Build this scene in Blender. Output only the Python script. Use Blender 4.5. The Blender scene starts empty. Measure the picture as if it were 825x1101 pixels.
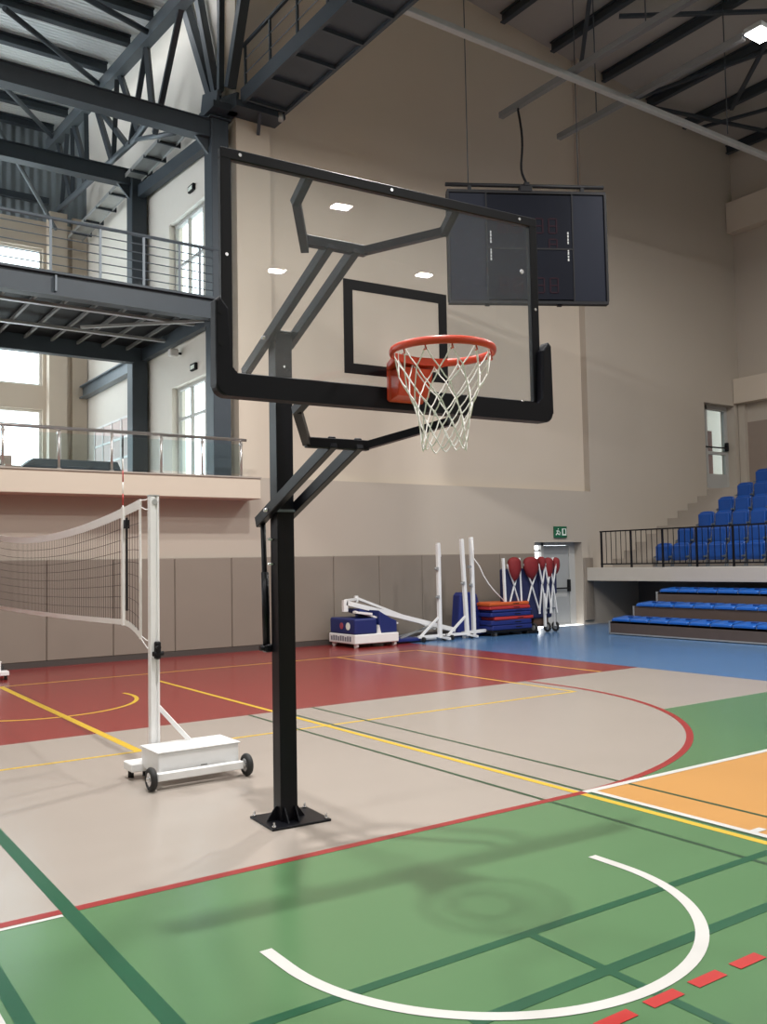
import bpy, bmesh, math, random
from mathutils import Vector, Matrix
random.seed(7)
PI = math.pi
SC = bpy.context.scene
COL = SC.collection

# ------------------------------------------------------------------ camera
YAW, PITCH, ROLL, FPX = 0.965633977, 0.0548765682, -0.0184447479, 975.475563
fw = Vector((math.cos(YAW) * math.cos(PITCH), math.sin(YAW) * math.cos(PITCH), math.sin(PITCH)))
rt0 = fw.cross(Vector((0, 0, 1))).normalized()
up0 = rt0.cross(fw)
rt = math.cos(ROLL) * rt0 + math.sin(ROLL) * up0
up = -math.sin(ROLL) * rt0 + math.cos(ROLL) * up0
cam_d = bpy.data.cameras.new('camera')
cam_d.sensor_fit = 'VERTICAL'
cam_d.sensor_height = 24.0
cam_d.lens = 24.0 * FPX / 1101.0
cam_d.clip_end = 300
cam = bpy.data.objects.new('camera', cam_d)
COL.objects.link(cam)
m3 = Matrix((rt, up, -fw)).transposed()
cam.matrix_world = Matrix.Translation((0, 0, 1.55)) @ m3.to_4x4()
SC.camera = cam

# ------------------------------------------------------------------ world, lamps, exposure
SC.view_settings.view_transform = 'Standard'
SC.view_settings.look = 'None'
SC.view_settings.gamma = 1.0
SC.view_settings.use_curve_mapping = False
SC.view_settings.exposure = 0.14
world = bpy.data.worlds.new('daylight')
SC.world = world
world.use_nodes = True
bg = world.node_tree.nodes['Background']
bg.inputs[0].default_value = (0.93, 0.97, 1.0, 1)
bg.inputs[1].default_value = 4.2
SC.cycles.use_denoising = True
SC.cycles.max_bounces = 10
SC.cycles.diffuse_bounces = 5
SC.cycles.sample_clamp_indirect = 6.0


def add_area_light(x, y, z, power, sx=0.48, sy=0.34, color=(1.0, 0.98, 0.95)):
    d = bpy.data.lights.new('lamp_or_fill', 'AREA')
    d.shape = 'RECTANGLE'
    d.size, d.size_y = sx, sy
    d.energy = power
    d.color = color
    o = bpy.data.objects.new('lamp_or_fill', d)
    o.location = (x, y, z)
    COL.objects.link(o)
    return o


# lamps seen or read from shadow and reflections, plus unseen fill lights added for brightness
LAMP_P = 1000
for lx, ly, lz, k in ((2.1, 3.4, 9.4, .58), (2.3, 9.2, 9.8, .42), (7.0, 8.3, 9.8, .50), (8.6, 3.0, 9.8, .12),
                      (-4.0, 5.0, 9.8, .22), (2.3, -3.5, 10.8, .10), (8.6, -4.0, 10.8, .14), (14.9, -2.0, 10.8, .25),
                      (15.5, 4.5, 10.6, .38),
                      (10.5, -13.9, 11.0, .35), (10.8, -19.6, 11.0, .35), (15.4, -18.0, 11.0, .35),
                      (-4.0, -6.0, 10.8, .2), (13.3, 8.2, 9.96, .30)):
    if lx == 2.1:
        add_area_light(lx, ly, lz, LAMP_P * k, .26, .20)
    else:
        add_area_light(lx, ly, lz, LAMP_P * k)


# ------------------------------------------------------------------ materials
def mat(name, col, rough=0.5, metal=0.0, noise=0.0, nscale=6.0, bump=0.0, bscale=60.0, spec=0.5, emit=0.0, rvar=0.0):
    m = bpy.data.materials.new(name)
    m.use_nodes = True
    nt = m.node_tree
    b = nt.nodes['Principled BSDF']
    b.inputs['Base Color'].default_value = (*col, 1)
    b.inputs['Roughness'].default_value = rough
    b.inputs['Metallic'].default_value = metal
    b.inputs['Specular IOR Level'].default_value = spec
    if noise or bump or rvar:
        tc = nt.nodes.new('ShaderNodeTexCoord')
    if noise or rvar:
        n = nt.nodes.new('ShaderNodeTexNoise')
        n.inputs['Scale'].default_value = nscale
        n.inputs['Detail'].default_value = 5
        nt.links.new(tc.outputs['Object'], n.inputs['Vector'])
    if noise:
        mx = nt.nodes.new('ShaderNodeMix')
        mx.data_type = 'RGBA'
        mx.inputs['A'].default_value = (*[c * (1 - noise) for c in col], 1)
        mx.inputs['B'].default_value = (*[min(1, c * (1 + noise)) for c in col], 1)
        nt.links.new(n.outputs['Fac'], mx.inputs['Factor'])
        nt.links.new(mx.outputs['Result'], b.inputs['Base Color'])
    if rvar:
        mr = nt.nodes.new('ShaderNodeMapRange')
        mr.inputs['To Min'].default_value = max(0, rough - rvar)
        mr.inputs['To Max'].default_value = rough + rvar
        nt.links.new(n.outputs['Fac'], mr.inputs['Value'])
        nt.links.new(mr.outputs['Result'], b.inputs['Roughness'])
    if bump:
        n2 = nt.nodes.new('ShaderNodeTexNoise')
        n2.inputs['Scale'].default_value = bscale
        nt.links.new(tc.outputs['Object'], n2.inputs['Vector'])
        bp = nt.nodes.new('ShaderNodeBump')
        bp.inputs['Strength'].default_value = bump
        bp.inputs['Distance'].default_value = 0.01
        nt.links.new(n2.outputs['Fac'], bp.inputs['Height'])
        nt.links.new(bp.outputs['Normal'], b.inputs['Normal'])
    if emit:
        b.inputs['Emission Color'].default_value = (*col, 1)
        b.inputs['Emission Strength'].default_value = emit
    return m


def glass_mat(name, tint, gloss=0.04, rough=0.0, glare_veil=0.0):
    m = bpy.data.materials.new(name)
    m.use_nodes = True
    nt = m.node_tree
    nt.nodes.clear()
    out = nt.nodes.new('ShaderNodeOutputMaterial')
    mx = nt.nodes.new('ShaderNodeMixShader')
    tr = nt.nodes.new('ShaderNodeBsdfTransparent')
    tr.inputs[0].default_value = (*tint, 1)
    gl = nt.nodes.new('ShaderNodeBsdfGlossy')
    gl.inputs['Roughness'].default_value = rough
    # Schlick reflectance that is the same on both faces of the sheet
    ge = nt.nodes.new('ShaderNodeNewGeometry')
    dt = nt.nodes.new('ShaderNodeVectorMath'); dt.operation = 'DOT_PRODUCT'
    nt.links.new(ge.outputs['Normal'], dt.inputs[0]); nt.links.new(ge.outputs['Incoming'], dt.inputs[1])
    def mth(op, a, b_=None):
        n_ = nt.nodes.new('ShaderNodeMath'); n_.operation = op
        for i_, v_ in enumerate((a, b_)):
            if v_ is None: continue
            if isinstance(v_, (int, float)): n_.inputs[i_].default_value = v_
            else: nt.links.new(v_, n_.inputs[i_])
        return n_.outputs[0]
    c_ = mth('SUBTRACT', 1.0, mth('ABSOLUTE', dt.outputs['Value']))
    fr_ = mth('ADD', mth('MULTIPLY', mth('POWER', c_, 5.0), 1 - gloss), gloss)
    nt.links.new(fr_, mx.inputs[0])
    nt.links.new(tr.outputs[0], mx.inputs[1])
    nt.links.new(gl.outputs[0], mx.inputs[2])
    last = mx.outputs[0]
    if glare_veil:   # pale diffuse veil painted in for bright reflections on the sheet
        df = nt.nodes.new('ShaderNodeBsdfDiffuse')
        df.inputs[0].default_value = (.76, .79, .90, 1)
        m2_ = nt.nodes.new('ShaderNodeMixShader')
        m2_.inputs[0].default_value = glare_veil
        nt.links.new(last, m2_.inputs[1]); nt.links.new(df.outputs[0], m2_.inputs[2])
        last = m2_.outputs[0]
    nt.links.new(last, out.inputs[0])
    return m


def ribbed_mat(name, col, axis, pitch, rough=0.5, metal=0.0, strength=0.6, dark=0.8):
    """metal sheet with fine straight ribs along one axis of the object"""
    m = mat(name, col, rough, metal)
    nt = m.node_tree
    b = nt.nodes['Principled BSDF']
    tc = nt.nodes.new('ShaderNodeTexCoord')
    sp = nt.nodes.new('ShaderNodeSeparateXYZ')
    nt.links.new(tc.outputs['Object'], sp.inputs[0])
    mu = nt.nodes.new('ShaderNodeMath'); mu.operation = 'MULTIPLY'
    mu.inputs[1].default_value = 2 * PI / pitch
    nt.links.new(sp.outputs[axis], mu.inputs[0])
    si = nt.nodes.new('ShaderNodeMath'); si.operation = 'SINE'
    nt.links.new(mu.outputs[0], si.inputs[0])
    bp = nt.nodes.new('ShaderNodeBump')
    bp.inputs['Strength'].default_value = strength
    bp.inputs['Distance'].default_value = pitch * .25
    nt.links.new(si.outputs[0], bp.inputs['Height'])
    nt.links.new(bp.outputs['Normal'], b.inputs['Normal'])
    return m


M = {
    'beige_floor': mat('beige_floor', (0.345, 0.302, 0.265), 0.24, noise=0.04, nscale=0.5, rvar=0.03),
    'green_floor': mat('green_floor', (0.089, 0.188, 0.084), 0.24, noise=0.06, nscale=0.5, rvar=0.03),
    'red_floor': mat('red_floor', (0.225, 0.024, 0.022), 0.23, noise=0.06, nscale=0.5, rvar=0.03),
    'blue_floor': mat('blue_floor', (0.07, 0.165, 0.33), 0.23, noise=0.05, nscale=0.5, rvar=0.03),
    'orange_floor': mat('orange_floor', (0.50, 0.25, 0.07), 0.36, noise=0.05, nscale=0.9),
    'white_line': mat('white_line', (0.56, 0.55, 0.53), 0.35, noise=0.04),
    'yellow_line': mat('yellow_line', (0.58, 0.38, 0.03), 0.4, noise=0.05),
    'red_line': mat('red_line', (0.27, 0.022, 0.02), 0.36, noise=0.06),
    'dash_red': mat('dash_red', (0.42, 0.016, 0.013), 0.38),
    'darkgreen_line': mat('darkgreen_line', (0.002, 0.072, 0.028), 0.36, noise=0.06),
    'blackgreen_line': mat('blackgreen_line', (0.018, 0.06, 0.024), 0.36),
    'wall_warm': mat('wall_warm', (0.57, 0.495, 0.41), 0.75, noise=0.03, nscale=0.7, bump=0.08),
    'wall_grey': mat('wall_grey', (0.44, 0.388, 0.33), 0.78, noise=0.03, nscale=0.7, bump=0.08),
    'wall_white': mat('wall_white', (0.72, 0.69, 0.64), 0.75, noise=0.02),
    'wall_brown': mat('wall_brown', (0.27, 0.215, 0.18), 0.8, noise=0.03),
    'pad': mat('pad', (0.225, 0.19, 0.157), 0.6, noise=0.06, nscale=1.6, bump=0.1, bscale=120),
    'skirting': mat('skirting', (0.06, 0.05, 0.045), 0.6),
    'steel': mat('steel', (0.034, 0.046, 0.060), 0.5, metal=0.0, noise=0.12, nscale=4),
    'steel_mid': mat('steel_mid', (0.13, 0.155, 0.18), 0.42, metal=0.2, noise=0.10, nscale=4),
    'galv': mat('galv', (0.42, 0.43, 0.43), 0.42, metal=0.5, noise=0.12, nscale=9),
    'inox': mat('inox', (0.50, 0.47, 0.45), 0.30, metal=0.85),
    'beam_grey': mat('beam_grey', (0.14, 0.14, 0.14), 0.5, metal=0.1, noise=0.08),
    'deck': ribbed_mat('deck', (0.76, 0.81, 0.83), 1, 0.12, 0.55, 0.0),
    'hall_deck': mat('hall_deck', (0.36, 0.345, 0.32), 0.65, noise=0.03),
    'clad': ribbed_mat('clad', (0.22, 0.26, 0.29), 0, 0.22, 0.5, 0.1),
    'black': mat('black', (0.0045, 0.0047, 0.0075), 0.38, noise=0.2, nscale=5, spec=.22),
    'black_rubber': mat('black_rubber', (0.007, 0.0072, 0.0115), 0.5, spec=.2),
    'black_matt': mat('black_matt', (0.006, 0.006, 0.008), 0.6, spec=.25),
    'board_glass': glass_mat('board_glass', (0.97, 0.98, 0.98), glare_veil=0.045),
    'pane': glass_mat('pane', (0.90, 0.96, 0.97)),
    'orange': mat('orange', (0.60, 0.055, 0.02), 0.36, noise=0.08, nscale=12),
    'cord': mat('cord', (0.86, 0.84, 0.82), 0.7),
    'white_paint': mat('white_paint', (0.78, 0.78, 0.78), 0.38, noise=0.04, nscale=14),
    'tyre': mat('tyre', (0.015, 0.015, 0.015), 0.7),
    'chrome': mat('chrome', (0.65, 0.65, 0.66), 0.25, metal=0.9),
    'net_cord': mat('net_cord', (0.045, 0.028, 0.026), 0.8),
    'vinyl_white': mat('vinyl_white', (0.78, 0.76, 0.74), 0.5, noise=0.05),
    'antenna_red': mat('antenna_red', (0.42, 0.02, 0.02), 0.4),
    'navy': mat('navy', (0.012, 0.022, 0.13), 0.45, noise=0.08),
    'mat_blue': mat('mat_blue', (0.014, 0.025, 0.155), 0.42, noise=0.08),
    'mat_orange': mat('mat_orange', (0.55, 0.10, 0.02), 0.45, noise=0.08),
    'mat_red': mat('mat_red', (0.42, 0.03, 0.03), 0.45, noise=0.08),
    'fabric_red': mat('fabric_red', (0.18, 0.008, 0.011), 0.75, noise=0.15, nscale=20),
    'fabric_blue': mat('fabric_blue', (0.008, 0.012, 0.06), 0.75, noise=0.12, nscale=20),
    'fabric_brown': mat('fabric_brown', (0.085, 0.045, 0.03), 0.8),
    'seat_blue': mat('seat_blue', (0.004, 0.058, 0.28), 0.30, noise=0.05),
    'bench_blue': mat('bench_blue', (0.010, 0.105, 0.44), 0.28, noise=0.05),
    'seat_dark': mat('seat_dark', (0.004, 0.03, 0.16), 0.4),
    'bleacher_wood': mat('bleacher_wood', (0.085, 0.06, 0.05), 0.55, noise=0.12, nscale=7),
    'concrete': mat('concrete', (0.36, 0.32, 0.28), 0.8, noise=0.06, nscale=3),
    'slab_edge': mat('slab_edge', (0.46, 0.42, 0.37), 0.75, noise=0.03),
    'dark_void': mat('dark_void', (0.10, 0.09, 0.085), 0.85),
    'screen': mat('screen', (0.0035, 0.0045, 0.009), 0.5, noise=0.15, nscale=3, spec=.1),
    'screen_side': mat('screen_side', (0.007, 0.009, 0.017), 0.6, noise=0.1, nscale=40, spec=.15),
    'digit': mat('digit', (0.016, 0.006, 0.010), 0.5, spec=.1),
    'door_grey': mat('door_grey', (0.33, 0.34, 0.345), 0.5, noise=0.03),
    'frame_grey': mat('frame_grey', (0.42, 0.42, 0.41), 0.5),
    'sign_green': mat('sign_green', (0.005, 0.11, 0.05), 0.4),
    'sign_white': mat('sign_white', (0.80, 0.86, 0.80), 0.4),
    'lamp_glow': mat('lamp_glow', (1.0, 0.98, 0.94), 0.4, emit=30.0),
    'box_brown': mat('box_brown', (0.34, 0.24, 0.20), 0.8),
    'walnut': mat('walnut', (0.16, 0.05, 0.035), 0.5),
    'pink_panel': mat('pink_panel', (0.62, 0.52, 0.50), 0.6),
    'logo_grey': mat('logo_grey', (0.20, 0.20, 0.24), 0.5),
    'logo_red': mat('logo_red', (0.35, 0.06, 0.10), 0.5),
}


# ------------------------------------------------------------------ mesh builder
class MB:
    def __init__(self):
        self.bm = bmesh.new()

    def box(self, x0, y0, z0, x1, y1, z1, mi=0, bev=0.0, seg=1):
        mtx = Matrix.Translation(((x0 + x1) / 2, (y0 + y1) / 2, (z0 + z1) / 2)) @ Matrix.Diagonal((abs(x1 - x0), abs(y1 - y0), abs(z1 - z0), 1))
        return self._cube(mtx, mi, bev, seg)

    def _cube(self, mtx, mi=0, bev=0.0, seg=1):
        r = bmesh.ops.create_cube(self.bm, size=1.0, matrix=mtx)
        vs = r['verts']
        fs = {f for v in vs for f in v.link_faces}
        for f in fs:
            f.material_index = mi
        if bev:
            es = list({e for v in vs for e in v.link_edges})
            rr = bmesh.ops.bevel(self.bm, geom=es, offset=bev, segments=seg, affect='EDGES', profile=0.5)
            for f in rr['faces']:
                f.material_index = mi
        return self

    def bar(self, p, q, w, h, mi=0, upv=(0, 0, 1), bev=0.0):
        p, q = Vector(p), Vector(q)
        d = q - p
        L = d.length
        z = d.normalized()
        u = Vector(upv)
        x = u.cross(z)
        if x.length < 1e-4:
            x = Vector((1, 0, 0)).cross(z)
        x.normalize()
        y = z.cross(x)
        rot = Matrix((x, y, z)).transposed().to_4x4()
        return self._cube(Matrix.Translation((p + q) / 2) @ rot @ Matrix.Diagonal((w, h, L, 1)), mi, bev)

    def ibeam(self, p, q, w, h, t=0.02, mi=0):
        """I-section: w flange width, h depth (vertical)"""
        p, q = Vector(p), Vector(q)
        o = Vector((0, 0, h / 2 - t / 2))
        self.bar(p + o, q + o, w, t, mi)
        self.bar(p - o, q - o, w, t, mi)
        self.bar(p, q, t, h - 2 * t, mi)
        return self

    def tube(self, pts, r, seg=8, mi=0, closed=False, caps=True, r2=None):
        """r2: vertical radius for a flattened section"""
        pts = [Vector(p) for p in pts]
        n = len(pts)
        rings = []
        prev = None
        for i, p in enumerate(pts):
            if closed:
                t = (pts[(i + 1) % n] - pts[i - 1])
            else:
                t = (pts[min(i + 1, n - 1)] - pts[max(i - 1, 0)])
            t.normalize()
            a = prev if prev is not None else (Vector((0, 0, 1)) if abs(t.z) < 0.95 else Vector((1, 0, 0)))
            b = t.cross(a)
            if b.length < 1e-5:
                b = t.cross(Vector((0, 1, 0)))
            b.normalize()
            a = b.cross(t).normalized()
            prev = a
            rings.append([self.bm.verts.new(p + a * ((r2 or r) * math.cos(2 * PI * k / seg)) + b * (r * math.sin(2 * PI * k / seg))) for k in range(seg)])
        for i in range(n if closed else n - 1):
            A, B = rings[i], rings[(i + 1) % n]
            for k in range(seg):
                f = self.bm.faces.new((A[k], A[(k + 1) % seg], B[(k + 1) % seg], B[k]))
                f.material_index = mi
                f.smooth = seg > 5
        if caps and not closed:
            for R_, rev in ((rings[0], True), (rings[-1], False)):
                f = self.bm.faces.new(R_[::-1] if rev else R_)
                f.material_index = mi
        return self

    def cyl(self, p, q, r, seg=16, mi=0):
        return self.tube([p, q], r, seg, mi)

    def prism(self, pts, vec, mi=0, bev=0.0, seg=2):
        """extrude a planar polygon along vec"""
        vec = Vector(vec)
        a = [self.bm.verts.new(Vector(p)) for p in pts]
        b = [self.bm.verts.new(Vector(p) + vec) for p in pts]
        n = len(a)
        fs = [self.bm.faces.new(a[::-1]), self.bm.faces.new(b)]
        for i in range(n):
            fs.append(self.bm.faces.new((a[i], a[(i + 1) % n], b[(i + 1) % n], b[i])))
        for f in fs:
            f.material_index = mi
        if bev:
            es = list({e for f in fs[:2] for e in f.edges})
            rr = bmesh.ops.bevel(self.bm, geom=es, offset=bev, segments=seg, affect='EDGES', profile=0.5)
            for f in rr['faces']:
                f.material_index = mi
        return self

    def face(self, pts, mi=0):
        f = self.bm.faces.new([self.bm.verts.new(Vector(p)) for p in pts])
        f.material_index = mi
        return self

    def build(self, name, mats, parent=None, label=None):
        me = bpy.data.meshes.new(name)
        bmesh.ops.recalc_face_normals(self.bm, faces=self.bm.faces)
        self.bm.to_mesh(me)
        self.bm.free()
        for m in (mats if isinstance(mats, (list, tuple)) else [mats]):
            me.materials.append(M[m] if isinstance(m, str) else m)
        o = bpy.data.objects.new(name, me)
        COL.objects.link(o)
        if parent is not None:
            o.parent = parent
        if label:
            o['label'] = label
        return o


def tag(o, label=None, cat=None, group=None, kind=None):
    if label: o['label'] = label
    if cat: o['category'] = cat
    if group: o['group'] = group
    if kind: o['kind'] = kind
    return o


def thing(name, label, cat, loc=(0, 0, 0), rz=0.0, group=None):
    o = bpy.data.objects.new(name, None)
    o.empty_display_size = 0.2
    COL.objects.link(o)
    o.location = loc
    o.rotation_euler = (0, 0, rz)
    return tag(o, label, cat, group)


def struct(o, label=None):
    o['kind'] = 'structure'
    if label: o['label'] = label
    return o


def copy_tree(o, parent=None):
    c = o.copy()
    COL.objects.link(c)
    if parent is not None:
        c.parent = parent
    for ch in [x for x in COL.objects if x.parent == o]:
        copy_tree(ch, c)
    return c


ORD = ['first', 'second', 'third', 'fourth', 'fifth', 'sixth', 'seventh', 'eighth', 'ninth', 'tenth', 'eleventh', 'twelfth', 'thirteenth', 'fourteenth', 'fifteenth', 'sixteenth']
YW = 14.9          # back wall face
XR = 22.4          # right wall
XG = 7.0           # side wall of the gallery bay
YF = 23.6          # far wall of the gallery bay


def roof_z(x):
    return 14.13 - 0.119 * (x - 13.17)


# ================================================================== FLOOR
fm = ['beige_floor', 'green_floor', 'red_floor', 'blue_floor', 'orange_floor', 'white_line', 'yellow_line', 'red_line', 'dash_red', 'darkgreen_line', 'blackgreen_line']
FI = {n: i for i, n in enumerate(fm)}
fl = MB()
LZ = [0.0]


def layer():
    LZ[0] += 0.0001
    return LZ[0]


def fpoly(pts, m):
    z = layer()
    fl.face([(x, y, z) for x, y in pts], FI[m])


def frect(x0, y0, x1, y1, m):
    fpoly([(x0, y0), (x1, y0), (x1, y1), (x0, y1)], m)


def vline(x, y0, y1, w, m):
    frect(x - w / 2, y0, x + w / 2, y1, m)


def uline(y, x0, x1, w, m):
    frect(x0, y - w / 2, x1, y + w / 2, m)


def strip(pts, w, m):
    z = layer()
    n = len(pts)
    L, R_ = [], []
    for i in range(n):
        a, b = pts[max(i - 1, 0)], pts[min(i + 1, n - 1)]
        dx, dy = b[0] - a[0], b[1] - a[1]
        l = math.hypot(dx, dy)
        nx, ny = -dy / l * w / 2, dx / l * w / 2
        L.append((pts[i][0] + nx, pts[i][1] + ny, z))
        R_.append((pts[i][0] - nx, pts[i][1] - ny, z))
    for i in range(n - 1):
        fl.face([R_[i], R_[i + 1], L[i + 1], L[i]], FI[m])


fl.box(-9, -24, -0.3, XR, YW, 0.0, 0)
ACX, ACY, AR = 4.43, 7.965, 3.68
arc = [(ACX + AR * math.cos(a), ACY + AR * math.sin(a)) for a in [math.radians(-90 + 90 * i / 60) for i in range(61)]]
cut = [p for p in arc if p[1] <= 6.08]
XB = 10.25
frect(-9, 8.58, XB, YW, 'red_floor')
frect(XB, -24, XR, YW, 'blue_floor')
yk = 6.08
xk = ACX + math.sqrt(AR ** 2 - (yk - ACY) ** 2)
fpoly([(-9, -24), (XB, -24), (XB, yk), (xk, yk)] + cut[::-1] + [(-9, ACY - AR)], 'green_floor')
frect(4.6, -6, 9.2, 4.27, 'orange_floor')
# far court lines on red
for y, x0, x1 in ((12.8, -9, 9.46),):
    uline(y, x0, x1, 0.04, 'yellow_line')
vline(9.5, 8.6, 12.8, 0.045, 'yellow_line')
vline(7.87, 7.51, 12.8, 0.045, 'yellow_line')
vline(2.67, 7.53, 12.8, 0.075, 'yellow_line')
uline(7.53, -9, 7.89, 0.045, 'yellow_line')
strip([(2.66 + 1.1 * math.cos(a), 10.87 + 1.1 * math.sin(a)) for a in [math.radians(-180 + 192 * i / 48) for i in range(49)]], 0.05, 'yellow_line')
# thin dark lines running to the far end
for x in (4.95, 4.57, 4.2):
    vline(x, -6, 8.58, 0.032, 'blackgreen_line')
vline(4.5, -6, 12.0, 0.055, 'yellow_line')
# red goal area line
strip([(-9, ACY - AR)] + arc + [(ACX + AR, 8.58)], 0.06, 'red_line')
# near green lines
vline(1.19, -6, 8.58, 0.07, 'darkgreen_line')
vline(0.78, -6, 4.2, 0.06, 'darkgreen_line')
uline(2.845, -9, 4.55, 0.05, 'darkgreen_line')
uline(2.42, 2.0, 4.55, 0.06, 'darkgreen_line')
vline(2.66, -3, 2.83, 0.045, 'darkgreen_line')
vline(0.70, -6, 3.6, 0.05, 'white_line')
uline(4.235, 0.2, 1.15, 0.028, 'white_line')
# key
uline(4.285, 4.545, 9.2, 0.055, 'white_line')
vline(4.605, -6, 4.285, 0.05, 'white_line')
uline(3.1, 4.605, 4.72, 0.05, 'white_line')
# no-charge semicircle with its two straight ends
sc_ = [(1.708, 3.36)] + [(2.655 + 0.947 * math.cos(a), 3.17 + 0.947 * math.sin(a)) for a in [math.radians(180 + 180 * i / 60) for i in range(61)]] + [(3.602, 3.36)]
strip(sc_, 0.055, 'white_line')
for k in range(-2, 10):
    x0 = 2.565 + 0.248 * k
    frect(x0, 2.125, x0 + 0.165, 2.18, 'dash_red')
floor = struct(fl.build('floor', fm), 'sports floor painted in beige, green, red, blue and orange with court lines')

# ================================================================== WALLS
w = MB()   # 0 warm 1 grey 2 brown
RX0, RX1, RZ = 7.85, 16.3, 3.13
D1 = (14.43, 15.95, 1.93)           # ground door opening
D2 = (20.8, 22.15, 3.36, 5.66)      # stand door opening
T = 0.45
# below the recess
w.box(-9, YW, 0, D1[0], YW + T, RZ, 1)
w.box(D1[0], YW, D1[2], D1[1], YW + T, RZ, 1)
w.box(D1[1], YW, 0, RX1, YW + T, RZ, 1)
# recessed field
w.box(RX0, YW + 0.18, RZ, RX1, YW + T, 15.6, 0)
w.box(7.16, YW, RZ, RX0, YW + T, 15.6, 0)
# right of the recess
w.box(RX1, YW, 0, D2[0], YW + T, 15.6, 1)
w.box(D2[0], YW, 0, XR, YW + T, D2[2], 1)
w.box(D2[0], YW, D2[3], XR, YW + T, 15.6, 1)
w.box(D2[1], YW, D2[2], XR, YW + T, D2[3], 1)
# closing the hall above the gallery bay
w.box(-9, YW, 12.2, 6.2, YW + T, 15.6, 0)
struct(w.build('wall_back', ['wall_warm', 'wall_grey', 'wall_brown']), 'tall beige end wall with a recessed lighter field')

w = MB()
w.box(XR, -24, 0, XR + 0.3, YW, 16, 1)
w.box(XR - 0.004, -24, 3.3, XR, YW, 5.2, 2)          # darker dado band behind the seats
w.box(XR - 0.32, -24, 10.5, XR, YW - 0.02, 11.35, 0)  # concrete beam along the wall
w.box(XR - 0.12, YW - 0.22, 3.3, XR, YW - 0.02, 5.72, 1)
w.box(XR - 0.30, -24, 5.72, XR, YW - 0.02, 6.40, 0)
struct(w.build('wall_right', ['wall_warm', 'wall_grey', 'wall_brown']), 'beige side wall above the blue seats with a darker lower band')
w = MB(); w.box(-9.3, -24, 0, -9, 15.4, 16, 0); w.box(-9.3, 15.4, 0, -9, YF, 3.1, 0); w.box(-9.3, 15.4, 12, -9, YF, 16, 0)  # unseen opening beside the gallery, added to flood it with daylight
struct(w.build('wall_left', ['wall_warm']))
w = MB(); w.box(-9, -24.3, 0, XR, -24, 16, 0)
struct(w.build('wall_front', ['wall_warm']))

# hall roof deck (mono slope)
c = MB()
c.prism([(-9, -24, roof_z(-9)), (XR + .3, -24, roof_z(XR + .3)), (XR + .3, -24, roof_z(XR + .3) + .2), (-9, -24, roof_z(-9) + .2)], (0, YW + T + 24, 0))
struct(c.build('ceiling', ['hall_deck']), 'grey sheet roof of the hall')

# gallery bay: side wall with two glazed openings, far wall with windows
w = MB()
W1 = (15.62, 17.72, 3.07, 5.2)
W2 = (15.62, 17.82, 6.33, 8.66)
x0, x1 = XG, XG + 0.3
w.box(x0, YW + T, 0, x1, W1[0], 15.6)
w.box(x0, W1[0], 0, x1, W1[1], W1[2])
w.box(x0, W1[0], W1[3], x1, W1[1], W2[2])
w.box(x0, W1[0], W2[3], x1, W2[1], 15.6)
w.box(x0, W1[1], 0, x1, W2[1], W2[2])
w.box(x0, W2[1], 0, x1, YF, 15.6)
struct(w.build('wall_gallery_side', ['wall_white']), 'off-white side wall of the gallery bay')
w = MB()
WX = 5.9
y0, y1 = YF, YF + 0.35
w.box(-9, y0, 2.7, XG + .3, y1, 3.3)
w.box(-9, y0, 5.55, WX, y1, 6.15)
w.box(-9, y0, 7.9, WX, y1, 8.6)
w.box(-9, y0, 9.7, WX, y1, 10.4)
w.box(WX, y0, 3.3, XG + .3, y1, 10.4)
w.box(-9, y0, 10.4, XG + .3, y1, 13.6, 1)
w.box(5.98, YF - .30, 3.07, 6.42, YF, 10.6, 0)       # pilaster
w.box(6.60, YF - .12, 3.07, 6.98, YF, 10.6, 0)
struct(w.build('wall_gallery_far', ['wall_warm', 'clad']), 'far gallery wall with pilasters and grey cladding on top')
# gallery roof
c = MB()


def gz(y):
    return 11.78 + 0.095 * (y - 14.64)


c.prism([(-9, 14.5, gz(14.5) + .22), (-9, YF + .3, gz(YF + .3) + .22), (-9, YF + .3, gz(YF + .3) + .32), (-9, 14.5, gz(14.5) + .32)], (15.22, 0, 0))
c.box(6.22, YW + T, 15.6, XG + .3, YF + .3, 15.7); c.box(6.17, YW + T, gz(YF) + .4, 6.22, YF + .3, 15.7)
struct(c.build('ceiling_gallery', ['deck']), 'light ribbed sheet roof over the gallery')
# gallery floor with its protruding ledge
g = MB()
g.box(-9, 14.38, 2.70, 7.32, YW, 3.06, 0, bev=.008)
g.box(-9, 14.36, 3.06, 7.33, YW, 3.085, 1)
g.box(-9, YW, 2.70, XG, YF, 3.06, 0)
struct(g.build('floor_gallery', ['wall_warm', 'concrete']), 'beige concrete ledge of the lower gallery above the court')


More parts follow.
